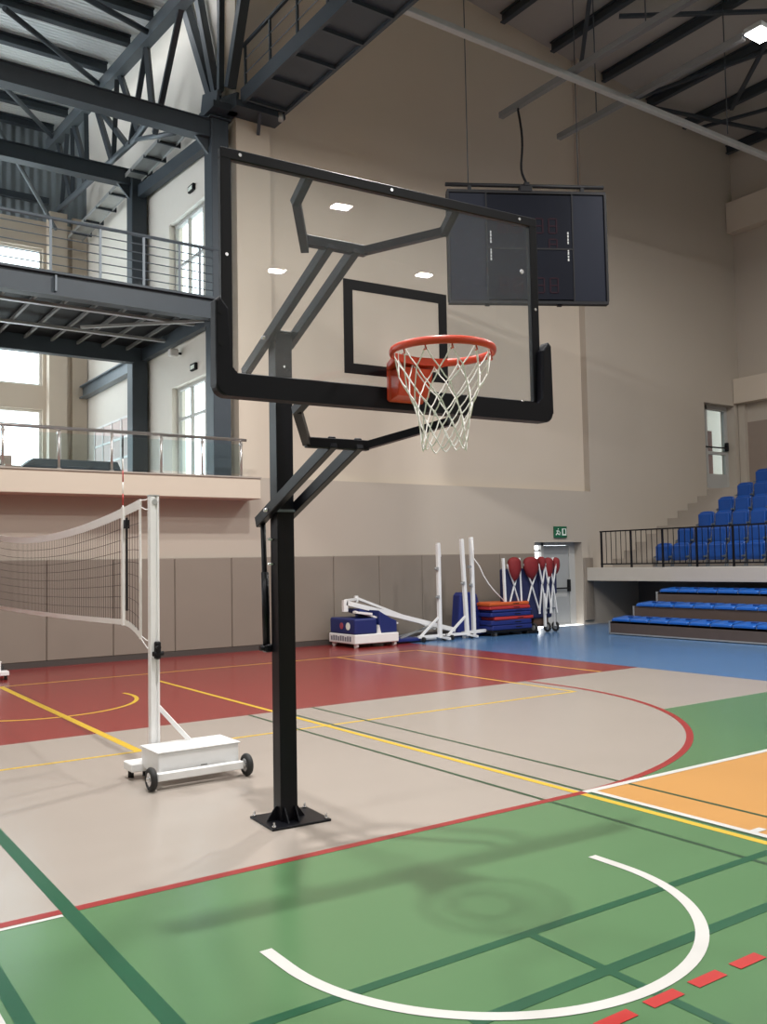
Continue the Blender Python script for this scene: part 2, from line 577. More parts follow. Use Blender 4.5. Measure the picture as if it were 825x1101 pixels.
def window(name, p0, p1, z0, z1, axis, at, ncol, nrow, label, fr=0.06, dep=0.08, mt='frame_grey'):
    """glazed frame; axis 0: lies in plane x=at from y p0..p1; axis 1: in plane y=at from x p0..p1"""
    def P(a, d, z):
        return (at + d, a, z) if axis == 0 else (a, at + d, z)
    m = MB()
    def b(a0, a1, zz0, zz1, d=dep):
        q0, q1 = P(a0, -d / 2, zz0), P(a1, d / 2, zz1)
        m.box(*q0, *q1)
    b(p0, p0 + fr, z0, z1); b(p1 - fr, p1, z0, z1); b(p0 + fr, p1 - fr, z0, z0 + fr); b(p0 + fr, p1 - fr, z1 - fr, z1)
    for i in range(1, ncol):
        a = p0 + (p1 - p0) * i / ncol
        b(a - fr * .45, a + fr * .45, z0 + fr, z1 - fr, dep * .8)
    for zz in nrow:
        b(p0 + fr, p1 - fr, zz - fr * .45, zz + fr * .45, dep * .7)
    o = struct(m.build(name, [mt]), label)
    g_ = MB()
    q0, q1 = P(p0 + fr, -.006, z0 + fr), P(p1 - fr, .006, z1 - fr)
    g_.box(*q0, *q1)
    g_.build('glass', ['pane'], o)
    return o


window('window_1', W1[0], W1[1], W1[2], W1[3], 0, XG + .16, 3, [4.55], 'bright glazed balcony door beside the lower gallery')
window('window_2', W2[0], W2[1], W2[2], W2[3], 0, XG + .16, 3, [7.75], 'bright glazed window beside the upper walkway')
window('window_3', -3.0, WX, 3.3, 5.55, 1, YF + .15, 8, [4.1], 'wide bright window at the back of the lower gallery', mt='wall_white')
window('window_4', -3.0, WX, 6.15, 7.9, 1, YF + .15, 8, [], 'bright window just above the concrete spandrel', mt='wall_white')
window('window_5', -3.0, WX, 8.6, 9.7, 1, YF + .15, 8, [9.1], 'bright strip window behind the upper railing', mt='wall_white')

# baseboard along the back wall
b = MB(); b.box(-9, YW - .06, 0, D1[0] - .02, YW - .001, .09)
struct(b.build('baseboard_back', ['skirting']), 'dark skirting below the grey wall pads')

# wall pads
xs = [D1[0] - 0.03 - 1.062 * i for i in range(0, 14)]
padp = None
for i in range(13):
    m = MB()
    m.box(xs[i + 1] + .004, YW - .05, .09, xs[i] - .004, YW - .002, 1.68, bev=.012)
    nm = 'grey padded wall panel, %s to the left of the exit door' % ORD[i]
    tag(m.build('wall_pad', ['pad']), nm, 'wall pad', 'grey pads along the end wall')
m = MB(); m.box(D1[1] + .03, YW - .05, .09, RX1 - .02, YW - .002, 1.56, bev=.012)
tag(m.build('wall_pad', ['pad']), 'narrow grey padded panel right of the exit door', 'wall pad', 'grey pads along the end wall')

# ------------------------------------------------------------------ ground exit door
d = MB()
yd = YW + .26
d.box(D1[0], yd - .05, 0, D1[0] + .06, yd + .05, D1[2])
d.box(14.84, yd - .05, 0, 14.92, yd + .05, D1[2])
d.box(15.74, yd - .05, 0, 15.84, yd + .05, D1[2])
d.box(D1[0] + .06, yd - .05, D1[2] - .07, 15.74, yd + .05, D1[2])
d.box(15.84, yd - .03, 0, D1[1], yd + .05, D1[2])
d.box(D1[0] + .06, yd - .02, 1.72, 14.84, yd + .02, 1.76)
d.box(14.92, yd - .05, 0, 15.74, yd + .05, .03)
door = struct(d.build('door_1', ['frame_grey']), 'grey double exit door with its left leaf open to daylight')
m = MB(); m.box(14.925, yd - .03, .035, 15.735, yd + .02, D1[2] - .075, bev=.006)
lf = m.build('door_leaf', ['door_grey'], door)
m = MB()
m.cyl((14.98, yd - .10, .86), (15.70, yd - .10, .86), .018, 10)
m.box(14.95, yd - .12, .78, 15.0, yd - .03, 1.06, bev=.01)
m.box(15.66, yd - .12, .78, 15.71, yd - .03, 1.06, bev=.01)
m.build('panic_bar', ['black_matt'], lf, 'dark push bar')
m = MB(); m.box(15.0, yd - .033, .66, 15.66, yd - .0302, .8)
m.build('kick_strip', ['frame_grey'], lf)

# ------------------------------------------------------------------ stand door
d = MB()
yd = YW + .30
d.box(D2[0], yd - .05, D2[2], D2[0] + .10, yd + .05, D2[3])
d.box(21.18, yd - .05, D2[2], 21.26, yd + .05, D2[3])
d.box(D2[1] - .10, yd - .05, D2[2], D2[1], yd + .05, D2[3])
d.box(D2[0] + .1, yd - .05, D2[3] - .12, D2[1] - .1, yd + .05, D2[3])
d.box(21.26, yd - .04, D2[2], D2[1] - .1, yd + .04, D2[2] + .42)
d.box(21.26, yd - .04, 4.32, D2[1] - .1, yd + .04, 4.40)
door = struct(d.build('door_2', ['frame_grey']), 'glazed door at the top of the stand steps')
m = MB(); m.box(D2[0] + .1, yd - .008, D2[2], 21.18, yd + .008, D2[3] - .12); m.box(21.26, yd - .008, D2[2] + .42, D2[1] - .1, yd + .008, D2[3] - .12)
m.build('glass', ['pane'], door)
m = MB(); m.cyl((20.9, yd - .12, 4.5), (22.05, yd - .12, 4.5), .02, 10); m.box(22.0, yd - .14, 4.42, 22.07, yd - .04, 4.66, bev=.01)
m.build('panic_bar', ['black_matt'], door, 'dark push bar')
# the lobby behind it
w = MB(); w.box(19.6, 17.6, 3.2, 28, 17.8, 7.5); w.box(19.6, YW + T, 3.1, 28, 17.6, 3.3); w.box(19.4, YW + T, 7.5, 28, 17.8, 7.7); w.box(19.4, YW + T, 3.1, 19.6, 17.8, 7.5); w.box(XR + .31, YW + T, 3.3, 28, YW + T + .1, 7.5)
struct(w.build('wall_lobby', ['wall_white']), 'pale lobby wall seen through the stand door')
t = thing('display_cabinet', 'red-brown cabinet glimpsed behind the glazed stand door', 'cabinet', (23.35, 16.9, 3.3))
m = MB(); m.box(-.42, -.2, 0, .30, .2, 2.0, bev=.01); m.build('body', ['walnut'], t)
m = MB()
for k in range(3):
    m.box(-.36, -.215, .5 + .45 * k, .0, -.2, .8 + .45 * k)
m.build('panel', ['sign_white'], t, 'white panels')

# exit sign
t = thing('exit_sign', 'green running-man exit sign on the wall above the grey door', 'sign', (15.23, YW, 2.03))
m = MB(); m.box(-.20, -.05, 0, .20, -.001, .26, bev=.008); m.build('sign_body', ['sign_green'], t)
m = MB()
m.box(.03, -.056, .05, .17, -.051, .21); m.build('door_symbol', ['sign_white'], t)
m = MB()
m.box(.065, -.060, .085, .135, -.057, .195); m.build('doorway', ['sign_green'], t)
m = MB()
for a, b2 in (((-.10, 0, .19), (-.08, 0, .21)), ((-.10, 0, .17), (-.12, 0, .11)), ((-.12, 0, .11), (-.07, 0, .07)), ((-.12, 0, .11), (-.17, 0, .06)), ((-.10, 0, .16), (-.05, 0, .14)), ((-.10, 0, .16), (-.15, 0, .15)), ((-.05, 0, .06), (-.03, 0, .13))):
    m.bar((a[0], -.054, a[2]), (b2[0], -.054, b2[2]), .022, .004, upv=(0, 1, 0))
m.build('running_figure', ['sign_white'], t)

# ================================================================== HALL ROOF STEEL
for i, (x, yb) in enumerate(((22.25, 0), (20.35, 0), (18.87, 0), (17.2, 0), (15.43, 0), (13.85, 0), (12.3, 0), (10.7, 0), (9.1, 0))):
    m = MB()
    m.ibeam((x, -10, roof_z(x) - .14), (x, YW - .02, roof_z(x) - .14), .13, .24, .03)
    tag(m.build('roof_purlin', ['steel']), 'dark steel roof purlin meeting the end wall, %s from the right wall' % ORD[i], 'roof beam', 'purlins under the hall roof')
for i, ((xa, ya), (xb, yb)) in enumerate((((15.5, 12.9), (18.9, 9.6)), ((16.3, 14.8), (14.3, 12.6)), ((20.3, 13.4), (15.6, 7.6)), ((18.2, 14.6), (19.2, 10.2)), ((20.4, 14.6), (22.2, 8.6)), ((18.6, 14.75), (22.3, 13.2)))):
    m = MB(); m.bar((xa, ya, roof_z(xa) - .36), (xb, yb, roof_z(xb) - .36), .09, .07)
    tag(m.build('roof_brace', ['steel']), ('thin dark diagonal brace under the hall roof, ' + ['crossing below the bright lamp', 'nearest the hanging frame', 'longest of them', 'beside the third purlin from the right wall', 'next to the right wall', 'closest to the right corner'][i]), 'roof brace', 'braces under the hall roof')

# frame hung below the roof: one channel across, two beams towards the court
ZB = 10.0
m = MB(); m.bar((7.95, 10.8, ZB), (22.05, 10.8, ZB), .12, .10, bev=.01)
tag(m.build('hanging_channel', ['galv']), 'long pale steel channel crossing the hall from the catwalk to the right wall', 'beam')
for i, (x, ye, s) in enumerate(((11.7, 12.68, 'left'), (13.3, 12.71, 'right'))):
    m = MB(); m.bar((x, ye, ZB + .11), (x, -3 if i == 0 else 8.5, ZB + .11), .11, .11)
    tag(m.build('hanging_beam', ['beam_grey']), ('pale steel beam resting on the channel, carrying the scoreboard cable' if i == 0 else 'pale steel beam resting on the channel, ending at the bright lamp'), 'beam')
for i, (x, y) in enumerate(((11.7, 9.2), (13.3, 11.7), (16.2, 10.8))):
    m = MB(); m.cyl((x, y, ZB + .15), (x, y, roof_z(x)), .012, 6)
    tag(m.build('hanger_rod', ['steel']), ['thin hanger rod above the left pale beam', 'thin hanger rod above the right pale beam', 'thin hanger rod above the long channel'][i], 'rod')
# the lamp in view
t = thing('ceiling_lamp', 'bright hall lamp hanging at the end of the pale beam, top right', 'lamp', (13.3, 8.2, ZB - .06))
m = MB(); m.prism([(-.22, -.16, .06), (.22, -.16, .06), (.22, .16, .06), (-.22, .16, .06)], (0, 0, .10), bev=.02); m.build('housing', ['galv'], t)
m = MB(); m.box(-.21, -.15, .035, .21, .15, .062, bev=.01); m.build('diffuser', ['lamp_glow'], t)
m = MB(); m.box(-.03, .0, .155, .03, .32, .185); m.build('bracket', ['steel'], t)

# ================================================================== SCOREBOARD
PL, PR = Vector((9.94, 12.18, 0)), Vector((12.39, 10.82, 0))
ctr = (PL + PR) / 2
ex = (PR - PL).normalized()
WB = (PR - PL).length
rz = math.atan2(ex.y, ex.x)
t = thing('scoreboard', 'black scoreboard hanging in front of the end wall, folded side panels', 'scoreboard', (ctr.x, ctr.y, 6.09), rz)
HB = 1.93
xa, xb_ = -WB / 2 + WB * .235, -WB / 2 + WB * .79
m = MB(); m.box(xa, -.06, 0.02, xb_, .06, HB - .02, bev=.01); m.build('centre_panel', ['screen'], t)
m = MB(); m.box(-WB / 2, -.05, 0, xa, .05, HB, bev=.01); sp_ = m.build('side_panel', ['screen_side'], t)
m = MB(); m.box(xb_, -.05, 0, WB / 2, .05, HB, bev=.01); m.build('side_panel', ['screen_side'], t)
m = MB()
m.box(-WB / 2 - .03, -.07, -.05, WB / 2 + .03, .07, 0); m.box(-WB / 2 - .03, -.07, HB, WB / 2 + .03, .07, HB + .05)
m.box(-WB / 2 - .04, -.07, 0, -WB / 2, .07, HB); m.box(WB / 2, -.07, 0, WB / 2 + .04, .07, HB)
m.box(xa - .012, -.068, 0, xa + .012, -.05, HB); m.box(xb_ - .012, -.068, 0, xb_ + .012, -.05, HB); m.box(xa, -.068, .92, xb_, -.06, .95)
for xx in (-.75, .55):
    m.box(xx - .04, -.03, -.08, xx + .04, .03, -.05)
m.build('frame', ['black_matt'], t)
# unlit seven-segment digits
for cx, cz, s in ((-.45, .28, .26), (-.2, .28, .26), (.20, .28, .26), (.45, .28, .26), (-.45, 1.35, .26), (-.2, 1.35, .26), (.2, 1.35, .26), (.45, 1.35, .26), (.45, .9 + .12, .18)):
    m = MB()
    for dx in (-.07, .07):
        m.box(cx + dx - .012, -.066, cz - s / 2, cx + dx + .012, -.0605, cz + s / 2)
    for dz in (-s / 2, 0, s / 2):
        m.box(cx - .055, -.066, cz + dz - .012, cx + .055, -.0605, cz + dz + .012)
    m.build('digit', ['digit'], t)
for xx in (xa + .07, xb_ - .09):
    for g0 in (.72, 1.03):
        m = MB()
        for k in range(4):
            zz = g0 + k * .058
            m.box(xx - .012, -.066, zz, xx + .012, -.0612, zz + (.04 if k % 2 else .046))
        m.build('lettering', ['galv'], t, 'small white vertical lettering')
m = MB(); m.cyl((-WB / 2 - .05, 0, HB + .16), (WB / 2 + .02, 0, HB + .16), .035, 10)
for xx in (-WB / 2 + .38, WB / 2 - .38):
    m.box(xx - .03, -.03, HB + .05, xx + .03, .03, HB + .14)
m.build('hanging_tube', ['black_matt'], t)
m = MB(); m.box(-.13, -.08, HB + .02, .10, .08, HB + .15, bev=.02); m.box(-.04, -.05, HB + .15, .06, .05, HB + .22, bev=.01); m.build('cable_box', ['black_matt'], t)
for xx, zz in ((-WB / 2 + .36, 7.9), (WB / 2 - .44, 7.7)):
    m = MB(); m.cyl((xx, 0, HB + .18), (xx, 0, zz), .009, 6); m.build('suspension_wire', ['steel'], t)
m = MB()
q = [(11.7, 12.2, ZB + .05)]
a0 = Vector((11.7, 12.2, ZB)); a1 = Vector((ctr.x, ctr.y, 6.09 + HB + .2))
for k in range(0, 13):
    s = k / 12
    p = a0.lerp(a1, s)
    p.x += .05 * math.sin(s * 7); p.z -= .25 * math.sin(PI * s)
    q.append(p)
m.tube(q, .022, 6)
tag(m.build('power_cable', ['black_matt']), 'black cable looping from the pale beam down to the scoreboard', 'cable')

# ================================================================== GALLERY STEEL
def column(x, y, z0, z1, label):
    t = thing('steel_column', label, 'column', (x, y, z0))
    m = MB(); m.box(-.17, -.17, 0, .17, .17, z1 - z0, bev=.012); m.build('shaft', ['steel'], t)
    m = MB(); m.box(-.22, -.22, 0, .22, .22, .03); m.build('base_plate', ['steel'], t)
    m = MB(); m.box(-.21, -.21, z1 - z0, .21, .21, z1 - z0 + .03); m.build('cap_plate', ['steel'], t)


column(6.86, 15.12, 3.085, 9.70, 'dark steel column at the corner of the gallery, behind the backboard edge')
column(6.78, 19.15, 3.06, 10.15, 'dark steel column further back in the gallery')
for i, (y, z, x0_, lab) in enumerate(((15.12, 9.52, 6.69, 'dark steel beam spanning the gallery mouth at the nearer column top'), (19.15, 10.06, 6.6, 'dark steel beam spanning the gallery at the farther column top'))):
    m = MB(); m.bar((-9, y, z), (x0_, y, z), .2, .3); m.box(-9, y - .13, z - .17, x0_, y + .13, z - .15); m.box(-9, y - .13, z + .15, x0_, y + .13, z + .17)
    m.prism([(x0_ - .25, y - .03, z - .17), (x0_, y - .03, z - .17), (x0_, y - .03, z - .45)], (0, .06, 0))
    tag(m.build('gallery_beam', ['steel']), lab, 'beam')
m = MB(); m.bar((6.9, 15.3, 9.52), (6.82, 18.97, 9.75), .16, .26)
tag(m.build('eave_beam', ['steel']), 'dark beam joining the two gallery column tops along the side wall', 'beam')
m = MB(); m.ibeam((6.88, 19.3, 6.05), (6.88, 23.5, 6.05), .2, .32, .03)
tag(m.build('wall_beam', ['steel_mid']), 'grey beam fixed along the white gallery side wall', 'beam')

# side truss under the gallery roof
t = thing('roof_truss', 'grey steel lattice truss rising along the gallery side wall', 'truss', (0, 0, 0))
def cz(y): return 11.56 + .093 * (y - 14.64)
m = MB(); m.bar((6.05, 13.2, cz(13.2)), (6.05, YF, cz(YF)), .20, .27); m.build('top_chord', ['steel_mid'], t)
m = MB(); m.tube([(6.35, 15.6, 9.7), (6.33, 16.0, 10.1), (6.3, 16.6, 10.4), (6.3, 17.3, 10.42), (6.3, 17.9, 10.36), (6.25, YF, 10.75)], .07, 8)
m.tube([(6.3, 17.9, 10.36), (6.4, 16.0, 9.75)], .05, 8); m.build('bottom_chord', ['steel_mid'], t)
webs = [((14.75, cz(14.75)), (16.7, 10.0)), ((16.6, cz(16.6)), (16.75, 10.2)), ((16.5, cz(16.5)), (18.1, 10.35)), ((18.2, cz(18.2)), (17.6, 10.4)), ((18.3, cz(18.3)), (19.2, 10.45)),
        ((19.9, cz(19.9)), (19.3, 10.45)), ((20.0, cz(20.0)), (18.3, 10.4)), ((20.5, cz(20.5)), (21.1, 10.6)), ((21.5, cz(21.5)), (21.0, 10.6)), ((21.6, cz(21.6)), (22.3, 10.7)), ((22.9, cz(22.9)), (22.4, 10.7)), ((22.0, cz(22.0)), (23.3, 10.75))]
for (ya, za), (yb, zb) in webs:
    m = MB(); m.bar((6.07, ya, za), (6.28, yb, zb), .10, .10); m.build('web_member', ['steel'], t)

for i, y in enumerate((14.95, 16.14, 17.44, 18.92, 20.26, 21.91, 23.2)):
    m = MB(); m.ibeam((-9, y, gz(y) + .06), (6.05, y, gz(y) + .10), .15, .20, .03)
    tag(m.build('gallery_purlin', ['steel']), 'dark purlin under the gallery roof, %s from the court' % ORD[i], 'roof beam', 'purlins under the gallery roof')
for i, (a, b2) in enumerate((((3.6, 17.2, gz(17.2) - .15), (6.0, 19.2, gz(19.2) - .2)), ((3.9, 20.1, gz(20.1) - .15), (6.0, 23.0, gz(23) - .2)), ((2.2, 14.9, gz(14.9) - .2), (6.0, 16.2, gz(16.2) - .25)))):
    m = MB(); m.tube([a, b2], .055, 8)
    tag(m.build('wind_brace', ['steel_mid' if i == 1 else 'steel']), ['dark diagonal tube crossing the middle gallery purlins', 'grey diagonal tube below the far gallery purlins', 'dark tube close under the nearest gallery purlins'][i], 'roof brace')
m = MB(); m.tube([(4.0, 20.0, 11.0), (5.95, 22.6, 9.9)], .05, 8)
tag(m.build('wind_brace', ['steel_mid']), 'grey diagonal tube in front of the far grey cladding', 'roof brace')
m = MB(); m.bar((-9, YF - .12, 10.9), (6.0, YF - .12, 10.9), .12, .16)
tag(m.build('cladding_rail', ['steel']), 'dark horizontal rail on the far grey cladding', 'beam')

# tubes rising from the corner column to the hall roof
t = thing('corner_truss', 'fan of dark steel tubes rising from the gallery corner column', 'truss', (0, 0, 0))
for a, b2, r in (((6.85, 15.2, 10.15), (6.85, 17.3, 14.2), .10), ((6.85, 15.05, 10.15), (6.85, 16.35, 13.9), .085), ((6.85, 14.9, 10.2), (6.85, 14.8, 13.5), .06), ((6.95, 14.7, 10.2), (6.95, 13.4, 13.2), .10)):
    m = MB(); m.bar(a, b2, r * 1.7, r * 1.7); m.build('web_member', ['steel'], t)
m = MB(); m.box(6.62, 14.70, 9.78, 7.12, 15.35, 9.9); m.bar((6.72, 14.72, 9.95), (6.72, 15.4, 10.15), .05, .3); m.bar((7.05, 14.62, 9.95), (7.05, 15.3, 10.15), .05, .3); m.build('gusset_seat', ['steel'], t)

# cable trays
def tray(name, p, q, wd, label, rungs):
    t = thing(name, label, 'cable tray', (0, 0, 0))
    p, q = Vector(p), Vector(q)
    d_ = (q - p).normalized(); s = Vector((1, 0, 0)) if abs(d_.y) > .5 else Vector((0, 1, 0))
    m = MB()
    m.bar(p, q, wd, .012); m.bar(p + s * wd / 2, q + s * wd / 2, .012, .09); m.bar(p - s * wd / 2, q - s * wd / 2, .012, .09)
    m.build('trough', ['galv'], t)
    for k in range(rungs):
        c_ = p.lerp(q, (k + .5) / rungs)
        m = MB(); m.bar(c_ - s * (wd / 2 + .02) - Vector((0, 0, .03)), c_ + s * (wd / 2 + .10) - Vector((0, 0, .03)), .04, .05)
        m.bar(c_ + s * (wd / 2 + .08) - Vector((0, 0, .05)), c_ + s * (wd / 2 + .08) + Vector((0, 0, .16)), .04, .04)
        m.build('bracket', ['steel'], t)


tray('cable_tray', (6.62, 15.75, 10.0), (6.62, 18.9, 10.0), .36, 'galvanised cable tray on the gallery side wall, between the two steel columns', 4)
tray('cable_tray', (6.62, 19.45, 10.0), (6.62, 23.3, 10.0), .36, 'galvanised cable tray on the gallery side wall, beyond the farther column', 4)

# emergency lights on the side wall
for z, y, lab in ((9.0, 16.55, 'small emergency light above the upper glazed window'), (5.42, 16.5, 'small emergency light above the lower glazed door')):
    t = thing('emergency_light', lab, 'emergency light', (XG, y, z))
    m = MB(); m.box(-.06, -.13, -.07, -.001, .13, .07, bev=.01); m.build('casing', ['black_matt'], t)
    m = MB(); m.box(-.066, -.09, -.045, -.061, .09, .03); m.build('lens', ['sign_white'], t)
t = thing('wall_camera', 'small white box under the walkway near the lower glazed door', 'camera', (XG, 17.2, 5.82))
m = MB(); m.box(-.26, -.07, -.08, -.08, .07, .08, bev=.02); m.build('casing', ['white_paint'], t)
m = MB(); m.box(-.08, -.02, -.02, -.001, .02, .02); m.build('bracket', ['black_matt'], t)

# upper walkway
t = thing('walkway', 'dark steel walkway crossing the gallery bay on the upper level', 'walkway', (0, 0, 5.9))
m = MB(); m.box(-9, 14.93, .06, 6.69, 15.0, .43); m.box(-9, 14.86, .41, 6.69, 15.10, .45); m.box(-9, 14.86, .05, 6.69, 15.10, .09)
m.build('front_beam', ['steel'], t)
m = MB(); m.bar((-9, 18.98, .20), (6.62, 18.98, .20), .2, .34); m.build('rear_beam', ['steel'], t)
m = MB(); m.box(-9, 15.0, .36, 6.95, 18.9, .43); m.build('deck', ['black_matt'], t)
for k in range(22):
    x = 6.45 - .52 * k
    m = MB(); m.bar((x, 15.05, .30), (x, 18.88, .30), .045, .06); m.build('joist', ['beam_grey'], t)
for y in (16.1, 17.6):
    m = MB(); m.bar((-9, y, .24), (6.9, y, .24), .09, .05); m.build('runner', ['galv'], t)
m = MB(); m.bar((5.0, 17.2, .2), (6.8, 15.6, .2), .07, .05); m.build('runner', ['galv'], t)
m = MB(); m.bar((6.88, 15.3, .25), (6.88, 18.95, .25), .14, .3); m.build('end_beam', ['steel'], t)
m = MB(); m.box(3.9, 14.84, .12, 3.93, 14.93, .38); m.build('stiffener', ['steel_mid'], t)

t = thing('walkway_railing', 'dark bar railing along the upper steel walkway', 'railing', (0, 14.97, 6.35))
m = MB(); m.cyl((-9, 0, .9), (6.88, 0, .9), .03, 10); m.build('top_rail', ['steel_mid'], t)
for k in range(5):
    m = MB(); m.cyl((-9, 0, .14 + .15 * k), (6.86, 0, .14 + .15 * k), .010, 6); m.build('rail', ['steel_mid'], t)
for x in [6.83, 6.45, 6.07, 5.42] + [4.67 - .81 * k for k in range(12)]:
    m = MB(); m.box(x - .02, -.012, 0, x + .02, .012, .9); m.build('post', ['steel_mid'], t)

# glass balustrade of the lower gallery
t = thing('glass_railing', 'glass balustrade with a steel handrail on the lower gallery ledge', 'railing', (0, 14.46, 3.085))
m = MB(); m.cyl((-9, 0, .65), (7.08, 0, .65), .028, 10); m.build('handrail', ['inox'], t)
px_ = [6.98, 6.25] + [5.52 - .83 * k for k in range(12)]
for x in px_:
    m = MB(); m.cyl((x, 0, 0), (x, 0, .63), .022, 8); m.box(x - .03, -.03, .0, x + .03, .03, .02); m.box(x - .03, -.02, .55, x + .03, .02, .59); m.build('post', ['inox'], t)
for a, b2 in zip(px_[1:], px_[:-1]):
    m = MB(); m.box(a + .03, -.005, .05, b2 - .03, .005, .57); m.build('glass_panel', ['pane'], t)

# things on the gallery
t = thing('folded_bench', 'long grey folded bench lying on the lower gallery ledge', 'bench', (0, 14.95, 3.09))
m = MB(); m.prism([(3.42, 0, .06), (5.02, 0, .06), (4.95, 0, .21), (3.60, 0, .21)], (0, .42, 0), bev=.01); m.build('bench_top', ['steel'], t)
m = MB(); m.box(3.15, 0.0, .02, 5.0, .4, .065, bev=.01); m.build('under_frame', ['black_matt'], t)
for x in (3.55, 4.9):
    m = MB(); m.box(x - .03, .05, -.03 + .025, x + .03, .35, .02); m.build('foot', ['black_matt'], t)
t = thing('cardboard_box', 'small brown cardboard box at the left end of the lower gallery ledge', 'box', (3.02, 14.95, 3.085))
m = MB(); m.box(-.2, 0, 0, .25, .3, .24, bev=.006); m.build('carton', ['box_brown'], t)
m = MB(); m.box(.06, -.004, .08, .10, -.001, .16); m.box(.06, -.004, .08, .15, -.001, .10); m.build('print', ['sign_white'], t)
t = thing('window_screen', 'pale pink paned screen standing by the gallery side wall', 'screen', (6.75, 20.65, 3.06))
m = MB(); m.box(-.03, -1.33, 0, .03, 1.33, 1.84); m.build('panel', ['pink_panel'], t)
m = MB()
for y in (-1.33, -.66, 0, .66, 1.28):
    m.box(-.05, y, 0, -.03, y + .05, 1.84)
for z in (0, .45, .9, 1.35, 1.79):
    m.box(-.05, -1.33, z, -.03, 1.33, z + .05)
m.build('glazing_bars', ['white_paint'], t)

# ================================================================== CATWALK
t = thing('catwalk', 'dark steel catwalk with railing running out from the gallery corner overhead', 'catwalk', (0, 0, 9.9))
m = MB(); m.box(7.12, 2, .0, 7.88, 14.45, .035); m.build('grating', ['steel'], t)
for k in range(14):
    y = 14.3 - .85 * k
    m = MB(); m.bar((7.12, y, -.03), (7.9, y, -.03), .05, .07); m.build('cross_bar', ['steel'], t)
m = MB(); m.box(7.06, 2, -.06, 7.12, 14.5, .22); m.build('stringer', ['steel'], t)
m = MB(); m.box(7.88, 2, -.06, 7.94, 14.5, .16); m.build('stringer', ['steel'], t)
m = MB(); m.bar((7.09, 2, 1.0), (7.09, 14.45, 1.0), .05, .05); m.build('handrail', ['steel'], t)
for z in (.45, .72):
    m = MB(); m.cyl((7.09, 2, z), (7.09, 14.4, z), .010, 6); m.build('rail', ['steel_mid'], t)
for k in range(12):
    y = 14.35 - .95 * k
    m = MB(); m.box(7.07, y - .02, .2, 7.11, y + .02, 1.0); m.build('post', ['steel'], t)
m = MB(); m.box(6.95, 14.45, -.12, 7.95, 14.88, .0); m.bar((7.45, 14.5, -.1), (7.6, 14.88, -.32), .06, .06); m.build('landing_plate', ['steel'], t)
m = MB(); m.cyl((7.85, 14.45, -.02), (7.85, 14.45, -.18), .05, 8); m.build('pipe_stub', ['galv'], t)
m = MB(); m.bar((8.5, 2, .55), (8.5, 14.4, .45), .04, .04)
m.bm.free()

# ================================================================== BASKETBALL HOOP
KB = 1.55 / 1.51
TH = -0.06377
PU, PV = -.037, 1.32                       # pole position in board coordinates
eu = Vector((math.cos(TH), math.sin(TH), 0)); ev = Vector((-math.sin(TH), math.cos(TH), 0))
base = Vector((2.61, 3.62, 0)) + eu * PU + ev * PV
hoop = thing('basketball_hoop', 'black basketball stand with glass backboard, orange rim and white net on the beige floor', 'basketball hoop', base, TH)


def L(u, v, z):
    return (u - PU, v - PV, z)


def lbox(m, u0, v0, z0, u1, v1, z1, mi=0, bev=0.0, seg=1):
    m.box(u0 - PU, v0 - PV, z0, u1 - PU, v1 - PV, z1, mi, bev, seg)


HP = .056
m = MB(); m.box(-HP, -HP, .012, HP, HP, 2.97, bev=.006, seg=2); pole = m.build('pole', ['black'], hoop)
m = MB(); m.box(-HP - .002, -HP - .002, 2.97, HP + .002, HP + .002, 2.985, bev=.003); m.build('pole_cap', ['black'], pole)
m = MB(); m.box(-.16, -.165, 0, .225, .175, .014, bev=.003); plate = m.build('base_plate', ['black'], hoop)
for x, y in ((-.14, -.145), (.2, -.145), (.2, .15), (-.14, .15)):
    m = MB(); m.cyl((x, y, .014), (x, y, .026), .013, 6); m.cyl((x, y, .026), (x, y, .045), .006, 8); m.build('anchor_bolt', ['chrome'], plate)
for (ax_, ay, dx, dy) in ((-.035, -HP, 0, -1), (.035, -HP, 0, -1), (HP, 0, 1, 0), (-HP, 0, -1, 0), (0, HP, 0, 1)):
    m = MB()
    tx, ty = (.004, 0) if dx == 0 else (0, .004)
    m.prism([(ax_ - tx, ay - ty, .014), (ax_ + dx * .07 - tx, ay + dy * .07 - ty, .014), (ax_ + dx * .012 - tx, ay + dy * .012 - ty, .095), (ax_ - tx, ay - ty, .095)], (2 * tx, 2 * ty, 0))
    m.build('gusset', ['black'], plate)
# parallelogram arms
UL, UR = PU - HP - .024, PU + HP + .024
AW, AH = .044, .070
VC = .50
for u in (UL, UR):
    back = 1.70 if u == UL else 1.36
    def uz(v): return 2.80 + .395 * (1.68 - v) if True else 0
    m = MB(); m.bar(L(u, VC - .02, uz(VC - .02) - .0), L(u, back, uz(back)), AW, AH, bev=.004); m.build('upper_arm', ['black'], hoop)
    back = 1.50 if u == UL else 1.38
    def lz(v): return 1.815 + .375 * (1.49 - v)
    m = MB(); m.bar(L(u, VC - .02, lz(VC - .02)), L(u, back, lz(back)), AW, AH, bev=.004); m.build('lower_arm', ['black'], hoop)
UC = uz(VC) + .005
LC = lz(VC) + .0
m = MB(); m.bar(L(-.27, VC, UC), L(.115, VC, UC), AW, .055, bev=.003)
for s in (-1, 1):
    m.bar(L(-.08 + s * .18, VC, UC - (.05 if s < 0 else 0)), L(PU + s * .44, .15, 3.32), .042, .042)
    m.bar(L(PU + s * .44, .165, 3.31), L(PU + s * .43, .02, 3.41), .042, .042)
m.build('upper_bracket', ['black'], hoop)
m = MB(); m.bar(L(-.27, VC, LC), L(.105, VC, LC), AW, .055, bev=.003)
